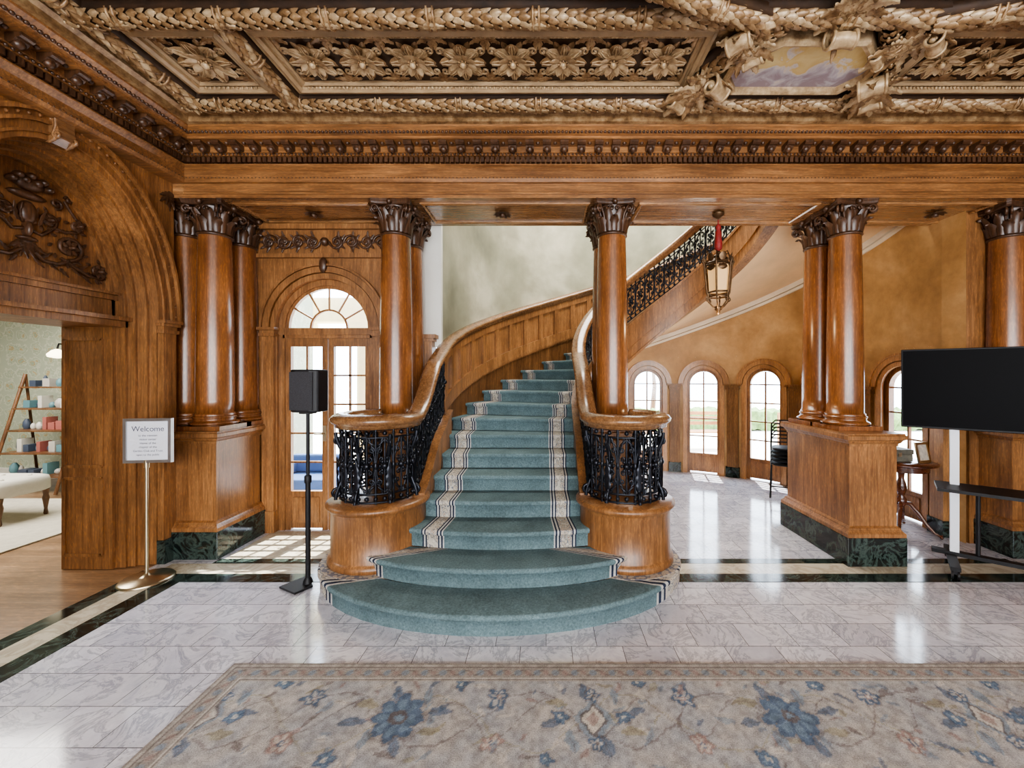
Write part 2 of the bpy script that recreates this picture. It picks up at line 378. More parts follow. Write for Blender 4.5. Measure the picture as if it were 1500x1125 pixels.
def panel(x0,x1,y0,y1,nx):
    mbd.box(x0,x1,y0,y1,3.775,3.80)
    frame(mb,x0,x1,y0,y1)
    w=(x1-x0)/nx; R=min(w,(y1-y0))*.5
    for i in range(nx):
        cx=x0+w*(i+.5); cy=(y0+y1)/2
        rosette(mbr,(cx,cy,3.765),R*.95)
        for sy in (-1,1):
            for sx in (-1,1):
                for aa in (.15,.9):
                    o=Vector((cx+sx*w*.49,cy+sy*(y1-y0)*.47,3.77)); d=Vector((-sx*aa,-sy*(1.2-aa),0)).normalized()
                    mbr.acanthus(o,d,Vector((-d.y,d.x,0)),DN,R*.62,R*.36,.12,0,3)
                mbr.tube([(cx+sx*(w*.5-.0)-sx*(q[0]),cy+sy*((y1-y0)*.22)+sy*q[1],3.762) for q in scroll(.035,0,.032,1.3,0,1,12)],.008,5,1)
        for k in range(12): 
            a=x0+w*(i+(k+.5)/12)
            mbr.ball((a,y0-.03,3.742),.011,1,5,3); mbr.ball((a,y1+.03,3.742),.011,1,5,3)
panel(-1.78,.98,2.62,3.02,8)
panel(-2.55,-2.14,2.62,3.02,1)
panel(2.56,4.2,2.62,3.02,5)
panel(-1.78,1.0,1.3,1.95,5); panel(-2.6,-2.14,1.3,1.95,1); panel(2.6,4.2,1.2,1.95,3)
mb.sweep([(0,3.80),(0,3.73),(.03,3.71),(.05,3.72),(.05,3.8)],[(-2.95,YB),(-2.95,3.36),(4.15,3.36),(4.15,YB)],0)
mb.build('panel_frames',[CREAM],ceil); mbd.build('panel_grounds',[GOLDD],ceil); mbr.build('rosettes',[GOLD,GOLDL],ceil,recalc=False)
def paintm():
    m,nt,b=newmat('ceiling_fresco'); v=coords(nt); n=noise(nt,v,7,4,.6,.6)
    sp=N(nt,'ShaderNodeSeparateXYZ'); nt.links.new(v,sp.inputs[0]); ad=N(nt,'ShaderNodeMath',operation='MULTIPLY_ADD'); nt.links.new(sp.outputs['Y'],ad.inputs[0]); ad.inputs[1].default_value=-1.3; nt.links.new(n,ad.inputs[2])
    a2=N(nt,'ShaderNodeMath',operation='ADD'); nt.links.new(ad.outputs[0],a2.inputs[0]); a2.inputs[1].default_value=3.70
    nt.links.new(ramp(nt,a2.outputs[0],[(.30,(.30,.24,.27)),(.42,(.44,.41,.45)),(.5,(.60,.54,.50)),(.56,(.62,.45,.18)),(.8,(.70,.56,.27))]),b.inputs['Base Color']); b.inputs['Roughness'].default_value=.5; return m
mb=MB(); O=[(1.30,2.90),(1.30,2.80),(1.52,2.62),(2.02,2.62),(2.24,2.80),(2.24,2.90),(2.14,3.03),(1.40,3.03)]
mb.add([(x,y,3.735) for x,y in O],[tuple(range(8))],0)
cx=sum(p[0] for p in O)/8; cy=sum(p[1] for p in O)/8
def off(k,z): return [(cx+(x-cx)*k,cy+(y-cy)*(1+(k-1)*2),z) for x,y in O]
mb.grid([off(1,3.735),off(1.0,3.70),off(1.05,3.69),off(1.10,3.70),off(1.12,3.74),off(1.12,3.80)],1,False,cu=True)
mb.build('fresco_panel',[paintm(),GOLDL],ceil)
mb=MB()
def console(x,y,ang,sc=1):
    d=Vector((cos(ang),sin(ang),0)); s=Vector((-sin(ang),cos(ang),0)); o=Vector((x,y,3.735))
    P=[(-.19+q[0],-.05+q[1]) for q in scroll(0,0,.05,1.25,pi*.5,1,14,.2)][::-1]+[(-.12,-.02),(-.05,-.035),(.02,-.03)]+[(.11+q[0],-.10+q[1]) for q in scroll(0,0,.075,1.35,pi*.62,-1,18,.2)]
    rows=[]; nP=len(P)
    for i,(a,z) in enumerate(P):
        w=.045+.03*sin(pi*i/nP); c=o+d*a*sc+Vector((0,0,z*sc))
        rows.append([c-s*w*sc,c-s*w*.8*sc+DN*.006,c-s*w*.3*sc,c+s*w*.3*sc,c+s*w*.8*sc+DN*.006,c+s*w*sc])
    mb.grid(rows,1,True)
    for sg in (-1,1):
        mb.tube([o+d*a*sc+Vector((0,0,z*sc))+s*sg*(.045+.03*sin(pi*i/nP))*sc for i,(a,z) in enumerate(P)],.011*sc,6,1)
        mb.ball(o+d*.11*sc+Vector((0,0,-.10*sc))+s*sg*.05*sc,.022*sc,1,8,5); mb.ball(o-d*.19*sc+Vector((0,0,-.05*sc))+s*sg*.045*sc,.016*sc,1,8,5)
    for t,L,W,cu,m in ((0,.30,.16,.10,1),(-.55,.26,.13,.16,0),(.55,.26,.13,.16,0),(-1.15,.20,.11,.2,1),(1.15,.20,.11,.2,1)):
        dd=(d*-cos(t)+s*sin(t)); mb.acanthus(o+d*-.02*sc+DN*.04*sc,dd,Vector((-dd.y,dd.x,0)),DN,L*sc,W*sc,cu,m,5)
    for t,L,W,cu,m in ((-.8,.22,.12,.05,1),(.8,.22,.12,.05,1),(0,.24,.12,.55,0),(-1.5,.2,.1,.1,0),(1.5,.2,.1,.1,0)):
        dd=(d*cos(t)+s*sin(t)); mb.acanthus(o+DN*.03*sc,dd,Vector((-dd.y,dd.x,0)),DN,L*sc,W*sc,cu,m,5)
for x,y,a,sc in ((1.13,3.00,-.9,1.05),(2.38,3.00,-2.2,1.05),(1.26,2.60,-2.3,.9),(2.32,2.60,-.8,.9),(1.78,2.36,1.5,1.0),(2.9,2.26,.3,.95)):
    console(x,y,a,sc)
mb.build('acanthus_consoles',[GOLD,GOLDL],ceil,recalc=False)

# ------------------------------------------------------------------ column template
def capital_mesh():
    mb=MB(); H=.29
    mb.lathe([(.128,0),(.138,.008),(.14,.018),(.128,.026),(.122,.03),(.12,.12),(.125,.2),(.15,.255),(.15,.26)],0,0,20)
    for tier,(n,h,off_,w,rr) in enumerate(((8,.12,0,.10,.122),(8,.195,.5,.095,.124))):
        for k in range(n):
            t=2*pi*(k+off_)/n; e=Vector((cos(t),sin(t),0)); s_=Vector((-sin(t),cos(t),0))
            rows=[]
            for q,(u,ro,wz) in enumerate(((0,.002,.8),(.25,.008,1),(.5,.014,.95),(.72,.026,.9),(.9,.045,.75),(1.0,.066,.5),(.93,.078,.28),(.86,.07,.12))):
                c=e*(rr+ro)+Vector((0,0,.03+h*u)); ww=w*.5*wz; ser=.85+.15*(q%2)
                rows.append([c-s_*ww*ser-e*.012,c-s_*ww*.5+e*.004,c+e*.014,c+s_*ww*.5+e*.004,c+s_*ww*ser-e*.012])
            mb.grid(rows,0,True)
    for k in range(4):
        t=pi/4+k*pi/2; e=Vector((cos(t),sin(t),0)); s_=Vector((-sin(t),cos(t),0))
        P=[(.13,.13),(.15,.19),(.18,.235)]+[(.205+q[0],.215+q[1]) for q in scroll(0,0,.036,1.5,pi*.6,-1,14,.1)]
        for sg in (-.016,.016): mb.tube([e*a+s_*sg+Vector((0,0,z)) for a,z in P],.011,5)
        for sg in (1,-1):
            t2=t+sg*pi/4*.78; e2=Vector((cos(t2),sin(t2),0)); s2=Vector((-sin(t2),cos(t2),0))*sg
            mb.tube([e2*.155+s2*(-q[0])+Vector((0,0,.225+q[1])) for q in scroll(0,0,.024,1.3,0,1,10,.1)],.008,4)
    for k in range(4):
        t=k*pi/2; e=Vector((cos(t),sin(t),0)); c=e*.175+Vector((0,0,.275)); mb.ball(c,.026,0,8,5)
    P=[]
    for k in range(4):
        t=pi/4+k*pi/2
        a=Vector((cos(t),sin(t)))*.265; b=Vector((cos(t+pi/2),sin(t+pi/2)))*.265
        for q in range(7):
            f=.06+.88*q/6; p=a*(1-f)+b*f; m=(a+b)/2; p=p-m.normalized()*.025*sin(pi*q/6); P.append(p)
    n=len(P)
    rows=[[(p.x*s_,p.y*s_,z) for p in P] for s_,z in ((.90,.255),(.95,.262),(.98,.272),(.98,.285),(1,.287),(1,.30))]
    mb.grid(rows,0,False,cu=True); mb.add(rows[0],[tuple(range(n))]); mb.add(rows[-1],[tuple(range(n))])
    return mb
capmb=capital_mesh()
def column(x,y,zb=1.11,zt=3.17,half=False):
    root=empty('wood_column'); capz=zt-.30
    m=MB()
    pr=[]
    for k in range(15):
        f=k/14; r=.147-.020*(f**1.7); pr.append((r,zb+.15+(capz-zb-.15)*f))
    m.lathe([(.158,zb+.125),(.158,zb+.14),(.150,zb+.15)]+pr,x,y,36); m.build('shaft',[OAKC],root)
    m=MB(); m.box(x-.195,x+.195,y-.195,y+.195,zb,zb+.04)
    tor=[(.19,zb+.04)]+[(.175+.018*sin(pi*k/6),zb+.04+.035*k/6) for k in range(7)]+[(.168,zb+.078),(.160,zb+.09),(.165,zb+.1)]+[(.16+.012*sin(pi*k/5),zb+.1+.024*k/5) for k in range(6)]+[(.150,zb+.128)]
    m.lathe(tor,x,y,32); m.build('base',[OAKC],root)
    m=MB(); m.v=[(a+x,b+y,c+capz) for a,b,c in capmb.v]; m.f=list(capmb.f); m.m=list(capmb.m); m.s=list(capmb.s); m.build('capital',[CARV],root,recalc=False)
def pedestal(x0,x1,y0,y1,H=1.11):
    root=empty('column_pedestal')
    m=MB(); g=.05
    m.box(x0-g,x1+g,y0-g,y1+g,0,.24); m.build('plinth',[BMARB],root,bevel=.006)
    m=MB()
    P=[(x0,y0),(x0,y1),(x1,y1),(x1,y0)]
    m.sweep([(-(.045),.24),(-.045,.27),(-.03,.285),(-.02,.30),(-.02,.31),(-.0,.325),(0,.34),(0,1.0),(-.008,1.0),(-.008,1.02),(-.02,1.03),(-.03,1.05),(-.045,1.06),(-.05,1.06),(-.05,1.09),(-.04,1.1),(-.04,H)],P,0,closed=True)
    m.add([(x0-.04,y0-.04,H),(x1+.04,y0-.04,H),(x1+.04,y1+.04,H),(x0-.04,y1+.04,H)],[(0,1,2,3)])
    m.build('die',[OAK],root)
XC=-.36
CX2,CX3,CX4=-1.39,.61,2.77
pedestal(-3.42,-2.90,3.60,4.15); pedestal(-1.60,-1.19,3.66,4.25); pedestal(.41,.81,3.66,4.35); pedestal(2.57,2.97,3.47,4.36)
column(-3.07,3.8); column(-3.07,4.13)
column(-3.38,3.85)
for x in (CX2,CX3,CX4): column(x,3.8); column(x,4.16)
column(4.33,3.85)

# ------------------------------------------------------------------ back-left wall with french door
Mb=lambda a,z,n:(a,4.2-n,z)
DC=-2.26
mb=MB(); mb.archwall(Mb,-3.6,-1.36,0,3.2,DC,.5,2.09,.5,0,-.14,0)
mb.build('wall_back_left',[OAK])
mb=MB()
mb.band(Mb,DC,.5,2.09,.5,2.09,0,.05,0,.03,0,jamb=False); mb.band(Mb,DC,.5,2.09,.5,2.09,.06,.12,0,.045,0,jamb=False); mb.band(Mb,DC,.5,2.09,.5,2.09,.125,.145,0,.06,0,jamb=False)
for sg in (-1,1):
    a=DC+sg*.57; mb.mbox(Mb,a-.06,a+.06,0,2.0,0,.04); mb.mbox(Mb,a-.08,a+.08,2.0,2.03,0,.06); mb.mbox(Mb,a-.07,a+.07,2.03,2.06,0,.05); mb.mbox(Mb,a-.09,a+.09,2.06,2.09,0,.075); mb.mbox(Mb,a-.07,a+.07,0,.22,0,.05)
mb.mbox(Mb,-3.0,-1.5,2.80,2.84,0,.04); mb.mbox(Mb,-3.0,-1.5,3.09,3.14,0,.05); mb.mbox(Mb,-3.0,-2.95,2.0,3.1,0,.03); mb.mbox(Mb,-1.57,-1.5,2.0,3.1,0,.03)
mb.build('trim_5',[OAK])
mb=MB()
mb.ball(Mb(DC,2.72,.05),.045,0,8,6,(1,.6,1.8))
for sg in (-1,1):
    for i in range(4):
        c=DC+sg*(.12+.15*i); mb.tubeM(Mb,scroll(c,2.965,.075,1.6,pi if sg>0 else 0,-sg*(1 if i%2 else -1),20),.012,.018)
        for q in range(5):
            d=Vector((sg*cos(.7*(q-2)),0,sin(.7*(q-2)))); mb.acanthus(Vector(Mb(c,2.965,.01)),d,Vector((-d.z,0,d.x)),Vector((0,-1,0)),.12,.055,.1,0,3)
mb.ball(Mb(DC,2.965,.02),.045)
mb.build('trim_6',[CARV],recalc=False)
door=empty('door_1')
mb=MB(); n0,n1=-.09,-.045
zt=1.985
mb.mbox(Mb,DC-.5,DC+.5,2.02,2.09,-.11,-.02); mb.band(Mb,DC,.44,2.09,.44,0,0,.06,-.11,-.03)
mb.mbox(Mb,DC-.46,DC+.46,zt,2.02,-.1,-.03)
for sg in (-1,1):
    a0,a1=sorted((DC+sg*.005,DC+sg*.44)); 
    mb.mbox(Mb,a0,a0+.055,0.0,zt,n0,n1); mb.mbox(Mb,a1-.055,a1,0,zt,n0,n1); mb.mbox(Mb,a0+.055,a1-.055,1.90,zt,n0,n1); mb.mbox(Mb,a0+.055,a1-.055,.02,.40,n0,n1)
    mb.mbox(Mb,a0+.08,a1-.08,.08,.34,n1,n1+.012)
    am=(a0+a1)/2; mb.mbox(Mb,am-.009,am+.009,.4,1.9,n0+.01,n1-.008)
    for k in range(1,5): z=.40+1.5*k/5; mb.mbox(Mb,a0+.055,a1-.055,z-.009,z+.009,n0+.01,n1-.008)
mb.band(Mb,DC,.19,2.09,.19,2.09,-.01,.01,-.085,-.06,jamb=False)
mb.band(Mb,DC,.42,2.09,.42,2.09,-.01,.02,-.09,-.05,jamb=False)
for k in range(1,6):
    t=pi*k/6; p=Mb(DC+.19*cos(t),2.09+.19*sin(t),-.07); q=Mb(DC+.43*cos(t),2.09+.43*sin(t),-.07); mb.tube([p,q],.011,4)
mb.build('frames',[OAK],door)
mb=MB(); mb.add([Mb(DC-.44,.4,-.07),Mb(DC+.44,.4,-.07),Mb(DC+.44,2.55,-.07),Mb(DC-.44,2.55,-.07)],[(0,1,2,3)]); mb.build('glass',[GLASS],door)
mb=MB(); mb.tube([Mb(DC-.03,1.0,-.03),Mb(DC-.03,1.0,0),Mb(DC-.12,1.0,0)],.009,6); mb.mbox(Mb,DC-.05,DC-.015,.92,1.08,-.045,-.035); mb.build('handle',[BRASS],door)

# ------------------------------------------------------------------ left wall with lunette and doorway
Ml=lambda a,z,n:(-3.3+n,a,z)
AC,HW,ZS,BB=2.79,.68,2.07,1.09
mb=MB(); mb.archwall(Ml,YB,3.63,0,3.75,AC,HW,ZS,BB,0,-.32,0,28)
mb.add([(-3.3,3.63,0),(-3.6,3.63,0),(-3.6,3.63,3.7),(-3.3,3.63,3.7)],[(0,1,2,3)])
mb.add([(-3.55,3.6,0),(-3.55,4.2,0),(-3.55,4.2,3.2),(-3.55,3.6,3.2)],[(0,1,2,3)])
mb.add([Ml(AC-.72,2.0,-.32),Ml(AC+.72,2.0,-.32),Ml(AC+.72,3.3,-.32),Ml(AC-.72,3.3,-.32)],[(0,1,2,3)])
mb.mbox(Ml,3.38,3.6,0,2.0,-.70,-.32); mb.mbox(Ml,1.9,2.18,0,2.0,-.70,-.32); mb.mbox(Ml,1.9,3.6,2.0,2.1,-.70,-.32)
mb.build('wall_left',[OAK])
mb=MB()
for w0,w1,n in ((0,.035,.02),(.035,.05,.035),(.05,.10,.02),(.10,.12,.045),(.12,.16,.03),(.16,.18,.06),(.18,.19,.04)): mb.band(Ml,AC,HW,ZS,BB,ZS,w0,w1,0,n,0,28,False)
for w0,w1,n1_ in ((-.02,0,-.06),(-.04,-.02,-.14),(-.06,-.04,-.20),(-.09,-.06,-.28)): mb.band(Ml,AC,HW,ZS,BB,0,w0,w1,-.32,n1_,0,28,True)
mb.mbox(Ml,2.15,3.44,2.0,2.05,-.32,-.20); mb.mbox(Ml,2.15,3.44,2.05,2.08,-.32,-.16); mb.mbox(Ml,2.2,3.40,2.08,2.22,-.32,-.28); mb.mbox(Ml,2.2,3.40,2.22,2.26,-.32,-.25); mb.mbox(Ml,2.2,3.40,2.26,2.28,-.32,-.22)
for a in (3.54,2.04):
    mb.mbox(Ml,a-.06,a+.06,0,1.96,0,.05); mb.mbox(Ml,a-.075,a+.075,1.96,1.99,0,.065); mb.mbox(Ml,a-.065,a+.065,1.99,2.02,0,.055); mb.mbox(Ml,a-.08,a+.08,2.02,2.045,0,.075); mb.mbox(Ml,a-.09,a+.09,2.045,2.07,0,.09)
for zz0,zz1 in ((.12,.75),(.85,1.9)):
    for z in (zz0,zz1): mb.box(-3.97,-3.66,3.368,3.381,z-.012,z+.012)
    for x in (-3.97,-3.66): mb.box(x-.012,x+.012,3.368,3.381,zz0,zz1)
mb.mbox(Ml,YB,1.9,.9,.96,0,.04)
mb.build('trim_7',[OAK])
mb=MB()
for k in range(44):
    t=pi*(k+.5)/44; mb.ball(Ml(AC+(HW+.14)*cos(t),ZS+(BB+.14)*sin(t),.034),.012,0,5,3)
mb.build('trim_10',[OAK])
mb=MB()
mb.mbox(Ml,3.47,3.62,0,.2,0,.07); mb.build('baseboard_left',[BMARB])
mb=MB()
k0=AC-.04; dz=.12
mb.sections([[Ml(k0-.05,z,.0),Ml(k0+.05,z,.0),Ml(k0+.05,z,n),Ml(k0-.05,z,n)] for z,n in ((3.02+dz,.03),(3.06+dz,.07),(3.10+dz,.085),(3.14+dz,.075),(3.18+dz,.08),(3.22+dz,.11),(3.25+dz,.115))],0,False)
for w in (-.05,.05): mb.tubeM(lambda a,z,n,w=w:(-3.3+a,k0+w,z+dz),[(.02,3.02),(.06,3.04)]+scroll(.075,3.07,.026,1.3,pi,1,12)[::-1]+[(.07,3.13)]+scroll(.09,3.22,.03,1.3,pi,-1,12),.010)
mb.build('trim_11',[OAKR],recalc=False)
mb=MB()
Mr=lambda a,z,n:(-3.62+n,a,z)
def prof_ball(a,z,ra,rz,n=.02): mb.ball(Mr(a,z,n),1,0,10,6,(.04,ra,rz))
U=2.84
prof_ball(U,2.73,.055,.085); prof_ball(U,2.85,.11,.028); prof_ball(U,2.62,.022,.06); prof_ball(U,2.55,.06,.018); prof_ball(U,2.93,.09,.05,.03)
for k in range(7): prof_ball(U+(k-3)*.034,2.95+.03*(k%2)-.008*abs(k-3),.026,.026,.045)
for k in range(5): mb.acanthus(Vector(Mr(U+(k-2)*.03,2.66,.035)),Vector((0,(k-2)*.12,1)).normalized(),Vector((0,1,0)),Vector((1,0,0)),.13,.035,.1,0,3)
for k in range(7): 
    t=-.9+1.8*k/6; d=Vector((0,sin(t),-cos(t))); mb.acanthus(Vector(Mr(U,2.55,.015)),d,Vector((0,d.z,-d.y)),Vector((1,0,0)),.15,.045,.1,0,4)
for sg in (-1,1):
    T3=lambda pts,r:mb.tubeM(Mr,[(U+sg*a,z) for a,z in pts],r*1.2,.02)
    T3([(.04,2.47),(.10,2.42),(.18,2.42),(.24,2.46)],.012)
    T3(scroll(.25,2.56,.095,1.7,-pi/2,1,24),.012)
    T3([(.20,2.47),(.30,2.42),(.38,2.38),(.45,2.38)],.011)
    T3(scroll(.45,2.43,.06,1.6,-pi/2,1,20),.010)
    T3([(.02,2.62),(.08,2.60),(.14,2.66)],.010); T3(scroll(.12,2.72,.06,1.5,-pi/2,1,18),.010); T3(scroll(.30,2.74,.05,1.5,pi/2,-1,18),.010); T3([(.16,2.68),(.22,2.67),(.30,2.69)],.009)
    T3(scroll(.17,2.86,.04,1.4,-pi/2,1,14),.009); T3([(.30,2.79),(.26,2.84),(.22,2.90)],.008); T3(scroll(.25,2.92,.03,1.3,pi,-1,12),.008)
    for cx_,cz_,k_,R_ in ((.25,2.56,7,.06),(.45,2.43,7,.055),(.30,2.74,5,.04),(.12,2.72,5,.04)):
        for k in range(k_):
            t=2*pi*k/k_; d=Vector((0,cos(t),sin(t))); mb.leaf(Vector(Mr(U+sg*cx_,cz_,.025)),d,Vector((0,-d.z,d.y)),Vector((1,0,0)),R_,.04,.35,.25)
        prof_ball(U+sg*cx_,cz_,.016,.016,.035)
    for k in range(12):
        a_=.05+.038*k; z_=2.43-.004*k+.02*sin(k*1.3); t=.8*(1 if k%2 else -1)-.1; d=Vector((0,sg*cos(t),sin(t))); mb.acanthus(Vector(Mr(U+sg*a_,z_,.012)),d,Vector((0,-d.z,d.y)),Vector((1,0,0)),.08,.035,.15,0,3)
    for cxx,czz,rr_,nn_ in ((.25,2.56,.10,9),(.45,2.43,.065,6),(.12,2.72,.06,5),(.30,2.74,.05,5)):
        for k in range(nn_):
            t=2*pi*k/nn_+.3; d=Vector((0,cos(t+.7),sin(t+.7))); mb.leaf(Vector(Mr(U+sg*(cxx+rr_*cos(t)),czz+rr_*sin(t),.014)),d,Vector((0,-d.z,d.y)),Vector((1,0,0)),.042,.024,.35,.15)
for k in range(5):
    t=3.6+.3*k; d=Vector((0,cos(t),sin(t))); mb.acanthus(Vector(Ml(3.60,3.20,.01)),d,Vector((0,-d.z,d.y)),Vector((1,0,0)),.15+.04*(k%2),.05,.1,0,4)
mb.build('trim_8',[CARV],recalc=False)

# adjoining shop room
mb=MB(); mb.box(-10,-3.3,-1.5,6.6,-.1,-.004); mb.build('floor_shop',[WFLOOR])
mb=MB(); mb.box(-10,-3.75,6.4,6.5,0,2.9); mb.box(-10.1,-10,-1.5,6.5,0,2.9); mb.box(-10,-3.75,-1.6,-1.5,0,2.9); mb.box(-3.75,-3.7,-1.5,2.0,0,2.9); mb.box(-3.75,-3.7,3.5,6.5,0,2.9); mb.build('wall_shop',[WALLP])
mb=MB(); mb.box(-10,-3.75,6.36,6.4,0,.16); mb.build('baseboard_shop',[WHITEP])
mb=MB(); mb.box(-10,-3.72,-1.5,6.5,2.9,3.0); mb.build('ceiling_shop',[WHITEP])

# ------------------------------------------------------------------ rear wall of the hall (behind the viewpoint) with tall windows
Mw=lambda a,z,n:(a,YB+n,z)
mb=MB()
xs=[-3.6,-2.6,-1.3,-.5,.8,1.6,2.9,3.6,4.7]
for i in range(len(xs)-1):
    if i%2==0: mb.mbox(Mw,xs[i],xs[i+1],0,3.8,-.2,0)
    else: mb.mbox(Mw,xs[i],xs[i+1],0,.5,-.2,0); mb.mbox(Mw,xs[i],xs[i+1],3.0,3.8,-.2,0)
mb.build('wall_rear',[OAK])
mb=MB()
for i in (1,3,5):
    a0,a1=xs[i],xs[i+1]
    mb.mbox(Mw,(a0+a1)/2-.03,(a0+a1)/2+.03,.5,3.0,-.12,-.06)
    for z in (.53,1.3,2.2,2.97): mb.mbox(Mw,a0,a1,z-.03,z+.03,-.12,-.06)
mb.build('window_6',[OAK])

# ------------------------------------------------------------------ staircase
RIS=.14; TR=.30; Y0=2.48; LS=1.92; CX=1.45; CY=Y0+LS; RM=CX-XC
def PL(L,off):
    if L<LS: return (XC+off,Y0+L)
    t=pi-(L-LS)/RM; return (CX+(RM-off)*cos(t),CY+(RM-off)*sin(t))
def Lth(deg): return LS+RM*(pi-math.radians(deg))
def T(L): return RIS*L/TR+RIS
LEND=Lth(2)
def ease(t): t=max(0,min(1,t)); return t*t*(3-2*t)
stair=empty('staircase')
def curve(i,s):
    if i==1: t=s*pi/2; return (XC+1.43*sin(t),3.35-.87*cos(t))
    if i==2: t=s*pi/2; return (XC+1.06*sin(t),3.16-.38*cos(t))
    if i==3: return (XC+.70*s,3.07+.09*s*s)
    if i==4: return (XC+.66*s,3.375+.04*s*s)
    L=(i-1)*TR; wl=.655+.075*ease((L-1.3)/.9); c=(.655-wl)/2; h=(.655+wl)/2
    return PL(L,c+h*s)
NST=int(LEND/TR)+1
verts=[];faces=[];uvs=[]
NS=24; vv=0
for i in range(1,NST):
    zb=RIS*(i-1); zt=RIS*i
    def pt(f,s):
        a=curve(i,s); b=curve(i+1,s); return (a[0]+(b[0]-a[0])*f,a[1]+(b[1]-a[1])*f)
    fr=.03
    prof_=[(fr*3.2,zb),(fr*3.0,zt-.045),(fr*.6,zt-.038),(0,zt-.028),(-.01,zt-.014),(.01,zt-.003),(.05,zt),(.5,zt),(1.10,zt)]
    d=vv
    base=len(verts)
    for q,(f,z) in enumerate(prof_):
        if q: d+= abs(prof_[q][0]-prof_[q-1][0])*TR+abs(z-prof_[q-1][1])
        for k in range(NS+1):
            s=-1+2*k/NS; p=pt(f,s); verts.append((p[0],p[1],z)); uvs.append((s,d))
    vv=d
    for q in range(len(prof_)-1):
        for k in range(NS):
            a=base+q*(NS+1)+k; faces.append((a,a+1,a+NS+2,a+NS+1))
me=bpy.data.meshes.new('carpeted_steps'); me.from_pydata(verts,[],faces); me.materials.append(CARPET)
uvl=me.uv_layers.new(name='UVMap')
for lp in me.loops: uvl.data[lp.index].uv=uvs[lp.vertex_index]
me.polygons.foreach_set('use_smooth',[True]*len(faces))
ob=bpy.data.objects.new('carpeted_steps',me); COL.objects.link(ob); ob.parent=stair

def ribbon(mb,o0,o1,L0,L1,zlo,zhi,n=None,mat=0,taper=None):
    n=n or max(2,int((L1-L0)/.07)); sec=[]
    for k in range(n+1):
        L=L0+(L1-L0)*k/n; a=PL(L,o0); b=PL(L,o1); lo=zlo(L); hi=zhi(L)
        sec.append([(a[0],a[1],lo),(b[0],b[1],lo),(b[0],b[1],hi),(a[0],a[1],hi)])
    mb.sections(sec,mat)
LA=.87; LW=4.28-Y0; LENC=Lth(112)
ZD=.62
def curbz(L):
    e_=ease((L-.72)/.65); return ZD*(1-e_)+(T(L)+.21)*e_
mb=MB()
for sg in (-1,1):
    cx=XC+sg*1.0; cy=3.35; q=ZD-.725
    mb.lathe([(.36,.14),(.385,.15),(.385,.18),(.37,.2),(.36,.21),(.36,.64+q),(.366,.65+q),(.366,.665+q),(.385,.68+q),(.395,.69+q),(.395,.71+q),(.38,.72+q),(.375,.725+q),(.0,.726+q)],cx,cy,56)
ribbon(mb,-.77,-.65,LA,LW+.1,lambda L:0,lambda L:curbz(L)-.02)
ribbon(mb,-.785,-.635,LA,LW+.1,lambda L:curbz(L)-.035,lambda L:curbz(L))
ribbon(mb,.65,.77,LA,LENC,lambda L:0,lambda L:curbz(L)-.02)
ribbon(mb,.65,.77,LENC,LEND,lambda L:T(L)-.26,lambda L:T(L)+.19)
ribbon(mb,.635,.785,LA,LEND,lambda L:curbz(L)-.04,lambda L:curbz(L))
ribbon(mb,.64,.80,LENC,LEND,lambda L:T(L)-.28,lambda L:T(L)-.24)
ribbon(mb,.65,.785,LENC,LEND,lambda L:T(L)-.13,lambda L:T(L)-.11)
ribbon(mb,-.745,-.725,LW,LEND,lambda L:T(L)-.28,lambda L:T(L)+.2)
ribbon(mb,-.745,-.70,LW,LEND,lambda L:T(L)+.19,lambda L:T(L)+.215)
ribbon(mb,-.745,-.69,LW,LEND,lambda L:T(L)+.215,lambda L:T(L)+.25)
ribbon(mb,-.745,-.725,LW,LEND,lambda L:T(L)-.1,lambda L:T(L)+.88)
ribbon(mb,-.745,-.692,LW,LEND,lambda L:T(L)+.25,lambda L:T(L)+.36)
ribbon(mb,-.745,-.692,LW,LEND,lambda L:T(L)+.74,lambda L:T(L)+.86)
L=LW+.03
while L<LEND-.05:
    ribbon(mb,-.745,-.695,L,L+.055,lambda q:T(q)+.2,lambda q:T(q)+.85,2); L+=.215
mb.box(-1.37,-1.17,4.2,4.36,0,1.95); mb.box(-1.39,-1.15,4.18,4.37,1.95,1.98); mb.box(-1.41,-1.13,4.16,4.38,1.98,2.02); 
mb.build('strings_and_newels',[OAK],stair)
mb=MB()
for sg in (-1,1): mb.lathe([(.43,0),(.43,.10),(.44,.11),(.44,.13),(.43,.142)],XC+sg*1.0,3.35,40)
def plinthm():
    m,nt,b=newmat('carpet_border'); v=coords(nt); vo=N(nt,'ShaderNodeTexVoronoi'); nt.links.new(v,vo.inputs['Vector']); vo.inputs['Scale'].default_value=36
    nt.links.new(ramp(nt,vo.outputs['Distance'],[(0,(.22,.11,.10)),(.2,(.46,.40,.33)),(.55,(.40,.34,.27)),(.6,(.18,.18,.21))]),b.inputs['Base Color']); b.inputs['Roughness'].default_value=.95; return m
mb.build('newel_plinths',[plinthm()],stair)
mb=MB(); rows=[]
for k in range(61):
    L=LENC+(LEND-LENC)*k/60; rows.append([(*PL(L,-.74+1.46*j/6),T(L)-.262) for j in range(7)])
mb.grid(rows,0,True)
a=PL(LENC,-.74);b=PL(LENC,.72); mb.add([(a[0],a[1],0),(b[0],b[1],0),(b[0],b[1],T(LENC)-.26),(a[0],a[1],T(LENC)-.26)],[(0,1,2,3)])
ribbon(mb,-.74,-.69,LENC,LEND,lambda L:T(L)-.33,lambda L:T(L)-.262,None,1)
ribbon(mb,-.74,-.71,LENC,LEND,lambda L:T(L)-.38,lambda L:T(L)-.34,None,1)
mb.build('soffit',[plain('warm_plaster',(.70,.47,.25),.45,0,.1,3),plain('pale_moulding',(.70,.58,.42),.5,0,.1,4)],stair)

